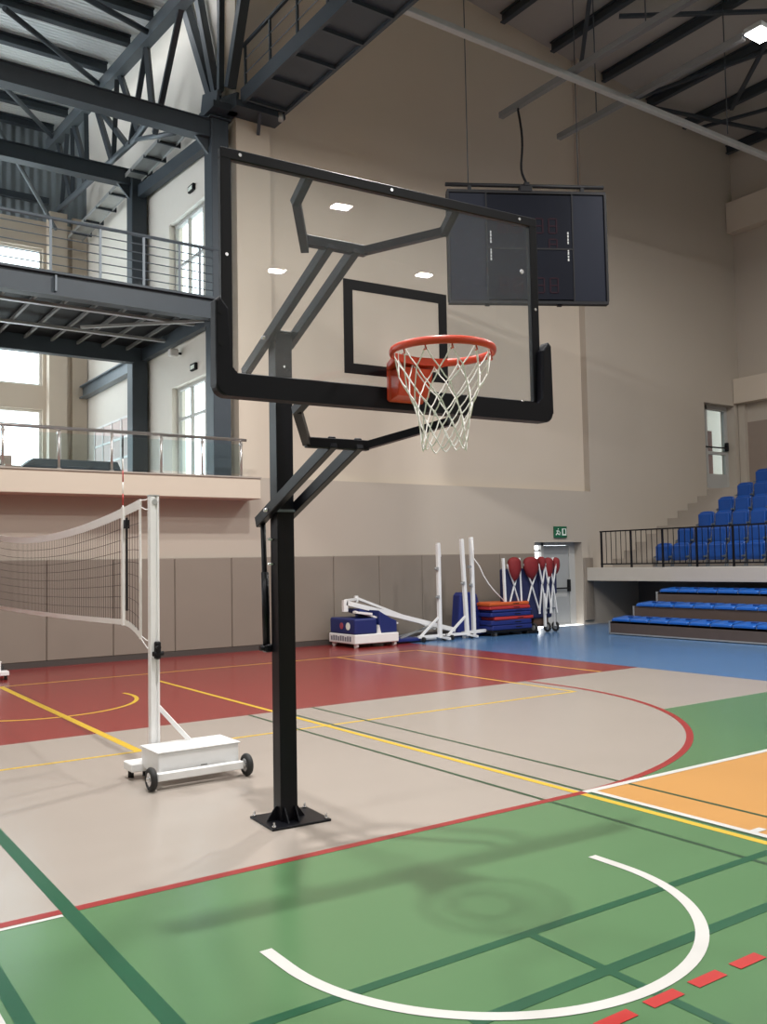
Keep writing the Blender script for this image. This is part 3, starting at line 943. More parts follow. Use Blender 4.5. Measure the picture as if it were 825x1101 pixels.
for s in (-1, 1):
    m.bar(L(-.085 + s * .18, VC, LC), L(PU + s * .45, .15, 2.29), .042, .042)
    m.bar(L(PU + s * .45, .165, 2.285), L(PU + s * .44, .02, 2.345), .042, .042)
m.build('lower_bracket', ['black'], hoop)
# through bolts, straps and the height-setting rod behind the pole
for v, z in ((PV, uz(PV)), (PV, lz(PV))):
    m = MB(); m.cyl(L(UL - .04, v, z), L(UR + .04, v, z), .012, 8); m.build('pivot_bolt', ['chrome'], hoop)
m = MB(); lbox(m, PU - HP - .01, PV - HP - .008, 1.865, PU + HP + .005, PV - HP, 1.88); m.build('strap', ['steel_mid'], hoop)
m = MB(); lbox(m, PU - HP - .10, PV + HP, 2.62, PU + HP, PV + HP + .03, 2.69); m.build('stop_bar', ['black'], hoop)
m = MB(); m.cyl(L(UL + .005, 1.44, 1.80), L(UL + .005, 1.405, 1.05), .017, 10); m.cyl(L(UL + .005, 1.42, 1.50), L(UL + .005, 1.405, 1.05), .024, 10)
m.build('adjusting_rod', ['black'], hoop)
m = MB(); lbox(m, UL - .015, PV + HP - .01, 1.01, UL + .03, 1.44, 1.06, bev=.008); m.cyl(L(UL - .04, 1.405, 1.035), L(UL + .05, 1.405, 1.035), .016, 10); m.build('rod_bracket', ['black'], hoop)
for z in (1.55, 1.70):
    m = MB(); m.cyl(L(UL - .02, PV, z), L(UL + .04, PV, z), .009, 8); m.build('bolt', ['chrome'], hoop)
m = MB(); m.cyl(L(PU, PV - HP - .006, 2.76), L(PU, PV - HP, 2.76), .008, 8); m.build('bolt', ['chrome'], hoop)
# backboard
BW, BZ0, BZ1 = .924, 2.357, 3.4345
m = MB(); lbox(m, -BW + .02, .006, BZ0 + .02, BW - .02, .020, BZ1 - .02)
board = m.build('backboard', ['board_glass'], hoop, 'clear glass backboard')
FW = .052
m = MB()
lbox(m, -BW, 0, BZ1 - FW, BW, .035, BZ1, bev=.004); lbox(m, -BW, 0, BZ0, BW, .035, BZ0 + FW, bev=.004)
lbox(m, -BW, .0005, BZ0 + FW - .005, -BW + FW, .0345, BZ1 - FW + .005, bev=.003); lbox(m, BW - FW, .0005, BZ0 + FW - .005, BW, .0345, BZ1 - FW + .005, bev=.003)
m.build('backboard_frame', ['black'], board)
SQ0, SQ1, SU, SL = 2.459, 2.921, .303, .051
m = MB()
lbox(m, -SU, .003, SQ1 - SL, SU, .0058, SQ1); lbox(m, -SU, .003, SQ0, SU, .0058, SQ0 + SL)
lbox(m, -SU, .003, SQ0 + SL, -SU + SL, .0058, SQ1 - SL); lbox(m, SU - SL, .003, SQ0 + SL, SU, .0058, SQ1 - SL)
m.build('target_square', ['black'], board)
for u, z in ((-.83, 3.41), (-.02, 3.41), (.80, 3.41), (-.898, 2.94), (.897, 2.92), (-.82, 2.387), (.79, 2.40)):
    m = MB(); m.cyl(L(u, -.004, z), L(u, .001, z), .008, 10); m.build('mounting_bolt', ['chrome'], board)
m = MB(); m.cyl(L(.81, -.001, 3.12), L(.81, .006, 3.12), .012, 12); m.build('mounting_bolt', ['chrome'], board)
# padding: U-shaped rubber edge along the lower rim of the board
PB, PT_, PO, PI_ = 2.292, 2.735, .968, .896
ri = .03; ro = .05; bt = 2.392
def arcp(cx, cz_, r, a0, a1, n=6):
    return [(cx + r * math.cos(math.radians(a0 + (a1 - a0) * i / n)), cz_ + r * math.sin(math.radians(a0 + (a1 - a0) * i / n))) for i in range(n + 1)]
out = [(-PO, PT_ - .02)] + arcp(-PO + ro, PB + ro, ro, 180, 270) + arcp(PO - ro, PB + ro, ro, 270, 360) + [(PO, PT_ - .02), (PO - .02, PT_), (PI_ + .01, PT_ - .05)]
out += arcp(PI_ - ri, bt + ri, ri, 0, -90) + arcp(-PI_ + ri, bt + ri, ri, 270, 180) + [(-PI_ - .01, PT_ - .05), (-PO + .02, PT_)]
m = MB(); m.prism([L(a, -.045, z) for a, z in out], (0, .075, 0), bev=.010, seg=2)
pad_ = m.build('edge_padding', ['black_rubber'], board)
for u, z in ((-.945, 2.66), (-.945, 2.52)):
    m = MB(); m.cyl(L(u, -.048, z), L(u, -.044, z), .011, 10); m.build('fixing', ['black_matt'], pad_)
# rim
RC, RZ_, RR = (0.0, -.385), 2.511, .236
m = MB()
m.tube([L(RC[0] + RR * math.cos(2 * PI * k / 64), RC[1] + RR * math.sin(2 * PI * k / 64), RZ_) for k in range(64)], .011, 10, closed=True, r2=.019)
ring = m.build('rim', ['orange'], hoop, 'orange basket ring')
m = MB()
lbox(m, -.10, -.075, 2.325, .10, -.044, 2.515, bev=.008)
m.prism([L(-.09, -.07, 2.345), L(.09, -.07, 2.345), L(.08, -.155, 2.40), L(.08, -.17, 2.478), L(-.08, -.17, 2.478), L(-.08, -.155, 2.40)][:0] or [L(-.092, -.072, 2.33), L(-.092, -.135, 2.345), L(-.092, -.175, 2.475), L(-.092, -.072, 2.475)], (.184, 0, 0), bev=.006)
m.prism([L(-.105, -.06, 2.476), L(.105, -.06, 2.476), L(.150, -.215, 2.492), L(.09, -.192, 2.492), L(0, -.172, 2.492), L(-.09, -.192, 2.492), L(-.150, -.215, 2.492)], (0, 0, .036), bev=.004)
m.build('rim_mount', ['orange'], ring)
# net
NS = 12
prof = [(.222, .0), (.198, .085), (.168, .16), (.140, .225), (.120, .285), (.108, .345), (.104, .40), (.100, .435)]
def node(k, j):
    r, dz = prof[j]
    a = 2 * PI * (k + .5 * (j % 2)) / NS + .1
    jr = 1 + .03 * math.sin(k * 3.1 + j * 1.7)
    return Vector(L(RC[0] + r * jr * math.cos(a), RC[1] + r * jr * math.sin(a), RZ_ - .018 - dz + .008 * math.sin(k * 2.3 + j)))
m = MB()
for j in range(len(prof) - 1):
    for k in range(NS):
        a = node(k, j)
        for kk in ((k, k - 1) if j % 2 == 0 else (k, k + 1)):
            b2 = node(kk % NS, j + 1)
            m.tube([a, (a + b2) / 2 + Vector((0, 0, -.006)), b2], .0032, 5)
for k in range(NS):
    a = node(k, 0)
    m.tube([a + Vector((0, 0, .034)), a], .0038, 5)
m.build('net', ['cord'], ring, 'white cord net')
m = MB()
for k in range(NS):
    a = 2 * PI * k / NS + .1
    c_ = Vector(L(RC[0] + .228 * math.cos(a), RC[1] + .228 * math.sin(a), RZ_ - .022))
    m.tube([c_ + Vector((0, 0, .008)), c_ + Vector((.006, 0, -.012)), c_ + Vector((-.006, 0, -.016))], .0035, 5)
m.build('net_hooks', ['orange'], ring)

# ================================================================== VOLLEYBALL POSTS AND NET
def wheel(parent, x, y, r=.082, wdt=.045):
    pts = []
    m = MB()
    m.tube([(x, y + (r - .022) * math.cos(2 * PI * k / 28), r + (r - .022) * math.sin(2 * PI * k / 28)) for k in range(28)], .022, 10, closed=True, r2=.024)
    t_ = m.build('wheel', ['tyre'], parent)
    m = MB(); m.cyl((x - .018, y, r), (x + .018, y, r), r - .030, 20); m.cyl((x - .032, y, r), (x + .032, y, r), .016, 12); m.build('hub', ['chrome'], t_)


def post_cart(loc, rz_, label, group):
    t = thing('volleyball_post_cart', label, 'net post', loc, rz_, group)
    m = MB(); m.box(-.115, -.39, .085, .50, -.05, .235, bev=.006)
    bx = m.build('weight_box', ['white_paint'], t)
    m = MB(); m.box(-.125, -.40, .235, .51, -.045, .245, bev=.003); m.build('lid', ['white_paint'], bx)
    m = MB(); m.box(.20, -.394, .112, .25, -.39, .122); m.build('latch', ['galv'], bx)
    m = MB(); m.box(-.15, -.475, .06, .50, -.425, .115, bev=.005); m.box(-.14, -.43, .06, -.09, -.38, .10); m.box(.42, -.43, .06, .47, -.38, .10); m.build('axle_bar', ['white_paint'], t)
    wheel(t, -.19, -.45); wheel(t, .535, -.45)
    m = MB(); m.box(-.20, -.08, .06, -.02, .10, .12, bev=.006); m.build('rear_plate', ['white_paint'], t)
    m = MB(); m.cyl((-.16, .05, 0), (-.16, .05, .06), .022, 10); m.cyl((-.05, .05, 0), (-.05, .05, .06), .022, 10); m.build('foot', ['tyre'], t)
    m = MB(); m.box(-.035, -.03, .06, .005, .03, 2.075, bev=.004); m.box(.005, -.018, .06, .018, .018, 2.07); m.box(.018, -.03, .06, .036, .03, 2.075, bev=.004)
    po = m.build('post', ['white_paint'], t)
    m = MB(); m.box(-.036, -.031, 2.075, .037, .031, 2.085); m.cyl((.0, -.034, 2.03), (.0, .034, 2.03), .022, 12); m.build('pulley', ['galv'], po)
    m = MB(); m.bar((.035, -.0, .50), (.235, -.10, .245), .03, .03); m.build('brace', ['white_paint'], t)
    m = MB(); m.box(-.012, -.075, .86, .03, -.03, .99, bev=.008); m.cyl((.0, -.07, .95), (.0, -.12, .95), .013, 8); m.cyl((-.03, -.06, .90), (.05, -.06, .90), .018, 10); m.build('ratchet', ['black_matt'], po)
    return t


P0 = Vector((2.455, 6.60, 0)); P1 = Vector((2.74, 13.62, 0))
post_cart(P0, 0.0, 'white volleyball post on a wheeled weight box, standing left of the basketball pole', None)
post_cart(P1, PI - .04, 'white wheeled post base at the left edge, at the far end of the net', None)

nd = (P1 - P0).normalized()
NLEN = (P1 - P0).length
S0, S1 = .32, NLEN - .32


def NP(s, z):
    p = P0 + nd * s
    return Vector((p.x, p.y, z))


def ztop(s):
    k = (s - S0) / (S1 - S0)
    return 2.075 - .0 * k - .22 * 4 * k * (1 - k) * .62 - .05 * k


def zbot(s):
    k = (s - S0) / (S1 - S0)
    e = max(0, 1 - (s - S0) / .5)
    return 1.085 - .10 * e * e - .02 * 4 * k * (1 - k) - .075 * k


net = thing('volleyball_net', 'black volleyball net with white tapes stretched between two wheeled posts', 'net', (0, 0, 0))
m = MB()
N = 60
for i in range(N):
    a, b2 = S0 + (S1 - S0) * i / N, S0 + (S1 - S0) * (i + 1) / N
    off = Vector((-.004, 0, 0))
    for s_ in (1, -1):
        pts = [NP(a, ztop(a)), NP(b2, ztop(b2)), NP(b2, ztop(b2) - .075), NP(a, ztop(a) - .075)]
        m.face([p + off * s_ for p in pts])
    m.face([NP(a, ztop(a)) - off, NP(b2, ztop(b2)) - off, NP(b2, ztop(b2)) + off, NP(a, ztop(a)) + off])
m.build('top_tape', ['vinyl_white'], net)
m = MB()
for i in range(N):
    a, b2 = S0 + (S1 - S0) * i / N, S0 + (S1 - S0) * (i + 1) / N
    off = Vector((-.004, 0, 0))
    for s_ in (1, -1):
        pts = [NP(a, zbot(a) + .045), NP(b2, zbot(b2) + .045), NP(b2, zbot(b2)), NP(a, zbot(a))]
        m.face([p + off * s_ for p in pts])
m.build('bottom_tape', ['vinyl_white'], net)
m = MB()
nv = int((S1 - S0) / .070)
for i in range(nv + 1):
    s = S0 + (S1 - S0) * i / nv
    m.tube([NP(s, ztop(s) - .05), NP(s, zbot(s) + .03)], .0022, 4, caps=False)
for j in range(1, 9):
    f_ = j / 9
    m.tube([NP(s, (ztop(s) - .075) * (1 - f_) + (zbot(s) + .045) * f_) for s in [S0 + (S1 - S0) * i / 40 for i in range(41)]], .0021, 4, caps=False)
m.build('netting', ['net_cord'], net)
for s in (S0, S1):
    m = MB(); m.bar(NP(s, ztop(s)), NP(s, zbot(s)), .012, .035, upv=nd); m.build('side_tape', ['vinyl_white'], net)
SA = S0 + .42
m = MB(); m.bar(NP(SA, ztop(SA) + .0) + Vector((-.012, 0, 0)), NP(SA, zbot(SA)) + Vector((-.012, 0, 0)), .020, .042, upv=nd); m.build('antenna_pocket', ['vinyl_white'], net)
m = MB(); m.bar(NP(SA - .06, ztop(SA) - .09), NP(SA - .06, zbot(SA) + .12), .012, .028, upv=nd); m.box(NP(SA - .06, 0).x - .02, NP(SA - .06, 0).y - .02, 1.86, NP(SA - .06, 0).x + .02, NP(SA - .06, 0).y + .02, 1.93); m.build('pocket_edge', ['black_matt'], net)
m = MB()
za = 1.09
seg_ = 16
topz = 2.63
for k in range(seg_):
    a = za + (topz - za) * k / seg_; b2 = za + (topz - za) * (k + 1) / seg_
    m.cyl(NP(SA, a) + Vector((-.012, 0, 0)), NP(SA, b2) + Vector((-.012, 0, 0)), .0055, 8, mi=2 if k >= seg_ - 2 else (k % 2))
m.build('antenna', ['antenna_red', 'vinyl_white', 'black_matt'], net, 'red and white striped net antenna')
for a, b2 in ((NP(S0, ztop(S0) - .01), NP(.03, 2.08)), (NP(S0, ztop(S0) - .06), NP(.03, 1.98)), (NP(S0, zbot(S0) + .03), NP(.03, .98)), (NP(S0, zbot(S0) + .01), NP(.03, .90)), (NP(S1, ztop(S1) - .03), NP(NLEN - .03, 2.03)), (NP(S1, zbot(S1) + .02), NP(NLEN - .03, .96))):
    m = MB(); mid = (a + b2) / 2 - Vector((0, 0, .012)); m.tube([a, mid, b2], .0045, 6); m.build('tension_rope', ['cord'], net)

# ================================================================== EQUIPMENT BY THE END WALL
# folded portable hoop
t = thing('folded_portable_hoop', 'folded portable basketball unit, white base with blue pads by the end wall', 'basketball hoop', (0, 0, 0))
m = MB(); m.box(8.86, 13.78, .075, 9.83, 14.68, .245, bev=.012); bs = m.build('base', ['white_paint'], t)
for x, y in ((8.93, 13.85), (9.77, 13.85), (8.93, 14.6), (9.77, 14.6)):
    m = MB(); m.cyl((x - .025, y, .045), (x + .025, y, .045), .045, 14); m.box(x - .03, y - .012, .045, x + .03, y + .012, .09); m.build('caster', ['white_paint'], bs)
m = MB()
for k in range(9):
    y = 14.6 - k * .08
    m.box(8.853, y - .05, .12, 8.859, y, .12 + (.09 if k % 3 else .075))
m.build('lettering', ['logo_grey'], bs, 'grey lettering on the side')
m = MB(); m.box(8.87, 13.80, .245, 9.36, 14.66, .53, bev=.03, seg=2); p_ = m.build('front_pad', ['navy'], t)
m = MB(); m.cyl((8.862, 14.02, .39), (8.868, 14.02, .39), .07, 16); m.build('emblem', ['sign_white'], p_)
m = MB(); m.cyl((8.862, 14.24, .39), (8.868, 14.24, .39), .06, 16); m.build('emblem', ['logo_red'], p_)
m = MB(); m.prism([(9.42, 13.82, .245), (9.82, 13.82, .245), (9.82, 13.82, .46), (9.66, 13.82, .52), (9.42, 13.82, .66)], (0, .82, 0), bev=.02); m.build('rear_pad', ['navy'], t)
m = MB(); m.prism([(9.36, 13.79, .245), (9.44, 13.79, .245), (9.40, 13.79, .40)], (0, .1, 0)); m.build('wedge', ['white_paint'], t)
m = MB()
m.bar((8.93, 14.18, .81), (11.48, 14.18, .17), .07, .085); m.bar((8.91, 14.18, .65), (8.91, 14.18, .86), .07, .09)
m.build('lower_boom', ['white_paint'], t)
m = MB(); m.bar((8.93, 14.2, .85), (9.35, 14.45, .86), .04, .045); m.bar((9.33, 14.45, .88), (11.2, 14.45, .20), .04, .045); m.bar((9.33, 14.45, .80), (9.33, 14.45, .92), .06, .06); m.build('upper_boom', ['white_paint'], t)
m = MB(); m.bar((8.95, 13.92, .66), (9.9, 13.92, .40), .05, .03); m.bar((8.95, 13.92, .645), (9.3, 13.92, .60), .12, .04); m.build('folded_strut', ['white_paint'], t)
m = MB(); m.prism([(9.1, 13.99, .64), (9.8, 13.99, .42), (9.8, 13.99, .46), (9.1, 13.99, .70)], (0, .5, 0)); m.build('backboard_pad', ['navy'], t)
m = MB(); m.box(9.95, 13.98, .03, 10.5, 14.5, .09, bev=.01); m.build('ground_pad', ['mat_blue'], t)
m = MB(); m.box(10.45, 14.08, .02, 10.95, 14.45, .07, bev=.01); m.build('ground_frame', ['white_paint'], t)
m = MB(); m.bar((10.1, 14.12, .09), (11.0, 14.4, .26), .03, .03); m.bar((10.2, 14.45, .09), (11.0, 14.15, .25), .03, .03); m.build('linkage', ['galv'], t)
m = MB(); m.box(9.86, 14.1, .02, 9.95, 14.35, .32, bev=.02); m.build('hinge_block', ['black_matt'], t)

# three spare posts
def spare_post(x, y, hgt, lean, label, brace=True, basebar=None, clips=()):
    t = thing('spare_post', label, 'net post', (x, y, 0), 0, 'white spare posts by the end wall')
    m = MB(); m.bar((0, 0, .05), (lean, 0, hgt), .075, .075, bev=.008)
    m.bar((lean + .02, 0, hgt - .25), (lean, 0, hgt + .02), .06, .06)
    p_ = m.build('post', ['white_paint'], t)
    if brace:
        m = MB(); m.bar((-.46, .02, .10), (-.02, 0, .46), .04, .04); m.build('brace', ['white_paint'], t)
        m = MB(); m.bar((-.52, 0, .10), (.12, 0, .10), .05, .05); m.bar((.05, 0, .07), (.05, -.25, .05), .05, .04); m.build('foot_bar', ['white_paint'], t)
        for xx in (.06, -.44):
            m = MB(); m.cyl((xx - .02, -.06, .05), (xx + .02, -.06, .05), .05, 14); m.build('wheel', ['tyre'], t)
    else:
        m = MB(); m.bar((-.30, 0, .10), (.62, 0, .13), .06, .06); m.box(-.26, -.05, 0, -.18, .05, .08); m.box(.5, -.05, 0, .58, .05, .10); m.build('foot_bar', ['white_paint'], t)
    for z, dx in clips:
        m = MB(); m.cyl((dx, -.02, z), (dx + (.10 if dx > 0 else -.08) * .6, -.02, z), .02, 8); m.box(dx - .02, -.06, z - .03, dx + .02, .02, z + .03); m.build('hook', ['galv'], p_)


spare_post(10.95, 13.98, 1.88, -.0, 'white spare post with slanted brace, leftmost of the three by the wall', clips=((1.40, -.06), (.85, -.05)))
spare_post(11.66, 14.0, 1.96, -.10, 'white slightly leaning post with brace, middle of the three by the wall', clips=((1.42, .06), (1.1, -.1)))
spare_post(11.93, 14.12, 2.0, -.02, 'white spare post with rope, rightmost of the three by the wall', brace=False, clips=((1.05, -.07),))
m = MB()
a0, a1 = Vector((11.88, 14.05, 1.95)), Vector((12.6, 13.95, .72))
m.tube([a0, (11.90, 14.05, 1.6)] + [a0.lerp(a1, s) - Vector((.12 * math.sin(PI * s), 0, .10 * math.sin(PI * s))) for s in (.35, .5, .65, .8, 1.0)], .012, 6)
tag(m.build('post_rope', ['cord']), 'pale rope hanging from the rightmost spare post to the mats', 'rope')
m = MB(); m.box(11.89, 14.02, 1.58, 11.95, 14.08, 1.66, bev=.01)

m.bm.free()

# upright blue pad
t = thing('crash_pad', 'tall tapering dark blue pad standing behind the white posts', 'pad', (11.95, 14.28, 0))
m = MB(); m.prism([(-.30, 0, .02), (.50, 0, .02), (.22, 0, .86), (.15, 0, .90), (-.16, 0, .90), (-.22, 0, .84)], (0, .25, 0), bev=.03); m.build('cover', ['mat_blue'], t)
m = MB(); m.box(-.25, .08, 0, .45, .18, .02); m.build('underside', ['black_matt'], t)

# stack of mats on a trolley
t = thing('mat_trolley', 'low dark trolley under the stack of gym mats', 'trolley', (12.75, 14.2, 0))
m = MB(); m.box(-.52, -.30, .07, .56, .30, .12, bev=.01); m.build('deck', ['black_matt'], t)
for x in (-.45, .48):
    for y in (-.25, .25):
        m = MB(); m.cyl((x - .02, y, .035), (x + .02, y, .035), .035, 12); m.build('caster', ['tyre'], t)
zz = .122
for th_, mt_, dx, dr, lab in ((.10, 'mat_blue', .02, .01, 'blue gym mat at the bottom of the stack'), (.10, 'mat_blue', .0, -.01, 'blue gym mat, second from the bottom of the stack'), (.07, 'mat_red', .07, .03, 'crimson gym mat between the blue mats in the stack'),
                                (.09, 'mat_blue', -.01, .0, 'blue gym mat just below the bright red mats'), (.055, 'mat_blue', .03, .015, 'thin blue gym mat directly under the red mat'), (.075, 'mat_red', -.03, -.01, 'bright red gym mat second from the top'), (.075, 'mat_orange', -.05, .02, 'orange gym mat on top of the stack')):
    t = thing('gym_mat', lab, 'mat', (12.75 + dx, 14.2, zz), dr, 'gym mats on the trolley')
    m = MB(); m.box(-.54, -.31, 0, .56, .31, th_ - .004, bev=.02, seg=2); m.build('cover', [mt_], t)
    m = MB(); m.box(.10, -.316, th_ * .4, .26, -.311, th_ * .6); m.build('handle', ['black_matt'], t)
    zz += th_

# folded display frame on wheels
t = thing('folded_tent_frame', 'folded white lattice tent frame with red and blue fabric beside the door', 'tent frame', (13.45, 14.1, 0))
z0_, z1_ = .30, 1.56
legs = (-.80, -.32, .22, .62)
for x in (-.76, -.32, .30, .60):
    m = MB(); m.bar((x, -.16 if x > .1 else -.1, .12 if x > .2 else .55), (x - .03, -.16 if x > .1 else -.1, 1.58), .045, .045); m.build('leg', ['white_paint'], t)
m = MB()
def lat(xl, xr, zl, zm, zh, y):
    m.bar((xl, y, zl), ((xl + xr) / 2, y, zm), .028, .02); m.bar((xr, y, zl), ((xl + xr) / 2, y, zm), .028, .02)
    m.bar((xl, y - .012, zh), ((xl + xr) / 2, y - .012, zm), .028, .02); m.bar((xr, y - .012, zh), ((xl + xr) / 2, y - .012, zm), .028, .02)
lat(-.73, -.36, .50, 1.0, 1.45, -.14); lat(-.28, .16, .40, 1.0, 1.45, -.16); lat(.28, .46, .40, 1.02, 1.45, -.2); lat(.40, .60, .40, 1.02, 1.45, -.22); lat(.10, .30, .40, 1.02, 1.45, -.2)
m.build('lattice', ['white_paint'], t)
m = MB(); m.box(-.74, -.12, .30, .56, .10, 1.36, bev=.04, seg=2); m.build('blue_fabric', ['fabric_blue'], t)
m = MB(); m.box(.16, -.185, .80, .66, -.10, 1.44, bev=.03, seg=2); m.build('blue_fabric', ['fabric_blue'], t)
def pouch(x, wd, zt, zb_, y=-.17):
    m_ = MB()
    r = bmesh.ops.create_uvsphere(m_.bm, u_segments=14, v_segments=10, radius=1)
    for v in r['verts']:
        zz_ = v.co.z
        if zz_ > 0: v.co.z = zz_ ** .45 if zz_ < .999 else 1.0
        k = (.50 + .5 * min(1, (zz_ + 1) / 1.1)) * (1 + .10 * math.sin(math.atan2(v.co.y, v.co.x) * 6))
        v.co = Vector((x + v.co.x * wd / 2 * k, y + v.co.y * .10, (zt + zb_) / 2 + v.co.z * (zt - zb_) / 2))
    for f in m_.bm.faces: f.smooth = True
    m_.build('red_fabric', ['fabric_red'], t)
pouch(-.55, .34, 1.60, 1.10); pouch(-.08, .42, 1.60, 1.12); pouch(.22, .16, 1.60, 1.30); pouch(.42, .24, 1.58, 1.12); pouch(.64, .18, 1.58, 1.22)
m = MB(); m.box(.05, -.08, .12, .50, .10, .48, bev=.05, seg=2); m.build('carry_bag', ['fabric_brown'], t)
for x in (-.02, .38, .62):
    m = MB(); m.tube([(x, -.14 + .085 * math.cos(2 * PI * k / 24), .11 + .085 * math.sin(2 * PI * k / 24)) for k in range(24)], .025, 8, closed=True); w_ = m.build('wheel', ['tyre'], t)
    m = MB(); m.cyl((x - .02, -.14, .11), (x + .02, -.14, .11), .05, 14); m.build('hub', ['galv'], w_)
m = MB(); m.box(-.18, -.18, .0, .10, .06, .05, bev=.01); m.box(-.30, -.06, .05, .0, .08, .34); m.build('foot_plate', ['black_matt'], t)
m = MB(); m.bar((.30, -.17, .50), (.62, -.17, .50), .03, .03); m.bar((.60, -.17, .14), (.60, -.17, 1.55), .025, .025); m.build('side_strut', ['steel_mid'], t)

# ================================================================== SPECTATOR STAND
t = thing('spectator_stand', 'concrete seating stand along the right wall with a beige edge', 'stand', (0, 0, 0))
XS = 16.05
YE = -10.0
m = MB(); m.box(XS, YE, 1.02, XS + .25, YW - .01, 1.325, bev=.006); m.build('front_edge', ['slab_edge'], t)
m = MB(); m.box(XS + .25, YE, 1.05, XR - .14, YW - .01, 1.32); m.build('slab', ['concrete'], t)
for i in range(6):
    xa = 17.35 + .8 * i
    m = MB(); m.box(xa, YE, 1.32, XR - .14, 13.72, 1.32 + .375 * (i + 1) - (.0 if i < 5 else .05)); m.build('tier', ['concrete'], t)
m = MB()
for k in range(10):
    xa = 17.0 + .42 * k
    m.box(xa, 13.72, 1.32, XR - .14, YW - .01, 1.32 + .2 * (k + 1))
m.build('aisle_steps', ['concrete'], t)
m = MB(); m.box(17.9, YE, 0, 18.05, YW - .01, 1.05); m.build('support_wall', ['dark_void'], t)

t = thing('stand_railing', 'dark bar railing along the front edge of the spectator stand', 'railing', (XS + .10, 0, 1.325))
m = MB(); m.bar((0, YE, .83), (0, 14.5, .83), .045, .03); m.build('top_rail', ['black'], t)
m = MB(); m.bar((0, YE, .08), (0, 14.5, .08), .03, .03); m.build('bottom_rail', ['black'], t)
for k in range(13):
    m = MB(); y = 14.47 - .864 * k; m.box(-.018, y - .018, 0, .018, y + .018, .84); m.build('post', ['black'], t)
for k in range(56):
    y = 14.47 - .144 * k
    if k % 6 == 0: continue
    m = MB(); m.box(-.006, y - .006, .08, .006, y + .006, .82); m.build('bar', ['black'], t)


def make_seat():
    """folding stadium seat facing -x, origin on the tier below the middle of the back"""
    t = thing('stadium_seat', 'x', 'seat', (0, 0, 0))
    m = MB()
    # backrest shell with rounded top, curved across
    ny, nz = 8, 6
    W_ = .205
    grid = []
    for i in range(ny + 1):
        row = []
        s = -1 + 2 * i / ny
        for j in range(nz + 1):
            q_ = j / nz
            zt = .17 + .37 * q_
            yy = s * W_ * (1 - .06 * q_)
            if q_ > .99: zt -= .035 * abs(s) ** 4
            xx = .03 * q_ - .035 * abs(s) ** 2 + .02
            row.append((xx, yy, zt))
        grid.append(row)
    F = [[m.bm.verts.new(p) for p in r] for r in grid]
    B = [[m.bm.verts.new((p[0] + .035, p[1], p[2])) for p in r] for r in grid]
    for i in range(ny):
        for j in range(nz):
            for G_, fl_ in ((F, False), (B, True)):
                q4 = (G_[i][j], G_[i + 1][j], G_[i + 1][j + 1], G_[i][j + 1])
                f = m.bm.faces.new(q4[::-1] if fl_ else q4); f.smooth = True
        m.bm.faces.new((F[i][0], B[i][0], B[i + 1][0], F[i + 1][0])); m.bm.faces.new((F[i][nz], F[i + 1][nz], B[i + 1][nz], B[i][nz]))
    for j in range(nz):
        m.bm.faces.new((F[0][j], F[0][j + 1], B[0][j + 1], B[0][j])); m.bm.faces.new((F[ny][j], B[ny][j], B[ny][j + 1], F[ny][j + 1]))
    m.build('backrest', ['seat_blue'], t)
    m = MB(); m.box(-.07, -.19, .14, -.015, .19, .48, bev=.025, seg=2); m.box(-.078, -.14, .20, -.07, .14, .43); m.build('folded_seat', ['seat_blue'], t)
    m = MB()
    for s in (-1, 1):
        m.bar((-.03, s * .205, .0), (.03, s * .205, .30), .02, .03); m.bar((-.12, s * .205, .22), (.03, s * .205, .24), .02, .03)
    m.box(-.12, -.23, 0, .06, .23, .012)
    m.build('bracket', ['steel_mid'], t)
    return t


proto = make_seat()
ROWN = ['front row', 'second row', 'third row', 'fourth row', 'fifth row', 'top row']
first = True
for i, n in enumerate((11, 9, 8, 7, 6, 5)):
    for k in range(n):
        s = proto if first else copy_tree(proto)
        first = False
        s.location = (16.98 + .8 * i, 13.36 - .462 * k, 1.32 + .375 * i)
        s['label'] = 'blue folding stadium seat in the %s, %s from the aisle by the end wall' % (ROWN[i], ORD[k])
        s['category'] = 'seat'
        s['group'] = 'blue folding seats on the stand'

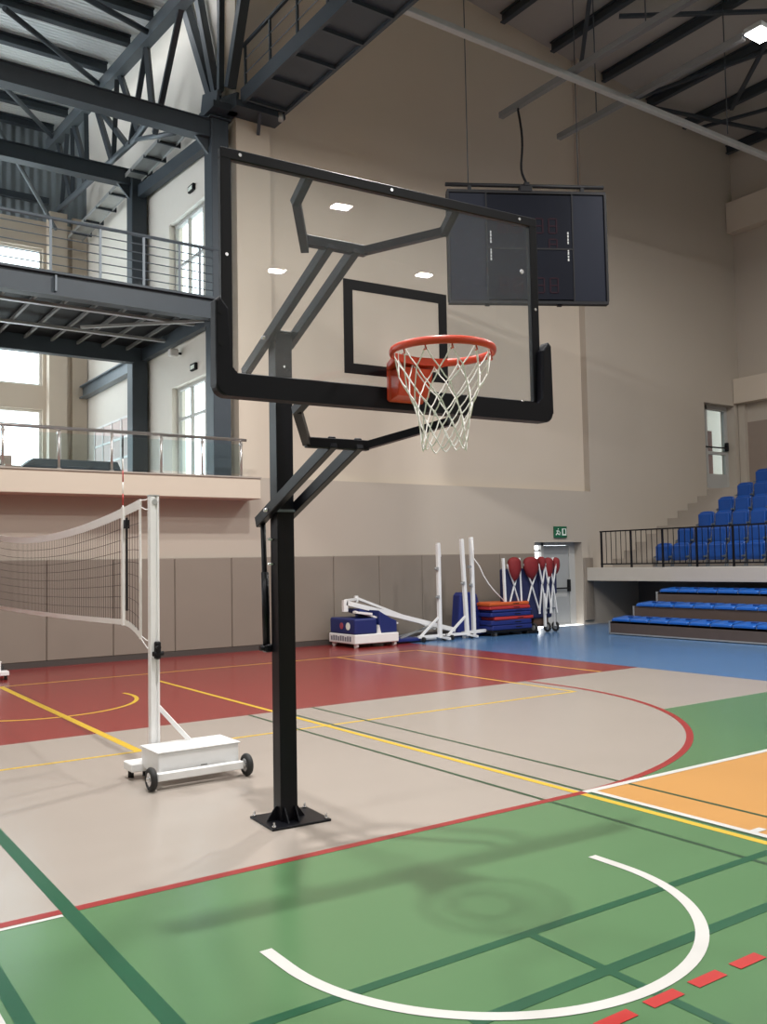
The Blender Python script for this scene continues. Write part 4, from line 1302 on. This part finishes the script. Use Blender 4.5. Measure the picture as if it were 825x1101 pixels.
# retractable lower bleacher
t = thing('telescopic_bleacher', 'low brown retractable bleacher steps pulled out under the stand', 'bleacher', (0, 0, 0))
for i in range(3):
    xa = 14.25 + .70 * i
    zt = .26 + .27 * i
    m = MB(); m.box(xa, YE, zt - .22, xa + .03, 12.62 - .04 * i, zt); m.box(xa, YE, zt - .03, xa + .80, 12.62 - .04 * i, zt); m.build('step', ['bleacher_wood'], t)
    m = MB(); m.box(xa - .006, YE, zt - .245, xa + .05, 12.63 - .04 * i, zt - .22); m.box(xa - .006, 12.60 - .04 * i, zt - .24, xa + .03, 12.64 - .04 * i, zt + .012); m.build('edge_trim', ['galv'], t)
    m = MB(); m.box(xa + .1, 12.3, 0, xa + .16, 12.36, zt - .03); m.box(xa + .1, 6.0, 0, xa + .16, 6.06, zt - .03); m.build('support_leg', ['steel'], t)
m = MB(); m.box(14.29, YE, .0, 14.31, 12.58, .05); m.build('floor_seal', ['black_matt'], t)


def make_bench():
    t = thing('bench_seat', 'x', 'seat', (0, 0, 0))
    m = MB()
    nx, ny = 8, 6
    V = []
    for i in range(nx + 1):
        r = []
        a = i / nx
        for j in range(ny + 1):
            b_ = -1 + 2 * j / ny
            z_ = .075 - .035 * math.sin(PI * a) * (1 - b_ * b_) + .03 * a - .02 * max(0, abs(b_) - .8)
            if i == 0: z_ -= .03
            r.append((a * .40, b_ * .215, z_))
        V.append(r)
    T_ = [[m.bm.verts.new(p) for p in r] for r in V]
    Bt = [[m.bm.verts.new((p[0], p[1], .012)) for p in r] for r in V]
    for i in range(nx):
        for j in range(ny):
            f = m.bm.faces.new((T_[i][j], T_[i + 1][j], T_[i + 1][j + 1], T_[i][j + 1])); f.smooth = True
            m.bm.faces.new((Bt[i][j], Bt[i][j + 1], Bt[i + 1][j + 1], Bt[i + 1][j]))
        m.bm.faces.new((T_[i][0], Bt[i][0], Bt[i + 1][0], T_[i + 1][0])); m.bm.faces.new((T_[i][ny], T_[i + 1][ny], Bt[i + 1][ny], Bt[i][ny]))
    for j in range(ny):
        m.bm.faces.new((T_[0][j], T_[0][j + 1], Bt[0][j + 1], Bt[0][j])); m.bm.faces.new((T_[nx][j], Bt[nx][j], Bt[nx][j + 1], T_[nx][j + 1]))
    m.build('shell', ['bench_blue'], t)
    m = MB(); m.box(.30, -.06, .075, .38, .06, .10, bev=.008); m.build('hand_slot', ['seat_dark'], t)
    m = MB(); m.box(.02, .214, .0, .06, .232, .05); m.build('clip', ['galv'], t)
    return t


proto = make_bench()
first = True
for i, n in enumerate((11, 10, 10)):
    for k in range(n):
        s = proto if first else copy_tree(proto)
        first = False
        s.location = (14.27 + .70 * i, 12.36 - .05 * i - .462 * k, .26 + .27 * i)
        s['label'] = 'low blue bench seat in the %s bleacher row, %s from its left end' % (['bottom', 'middle', 'rear'][i], ORD[k])
        s['category'] = 'seat'
        s['group'] = 'blue seats on the retractable bleacher'
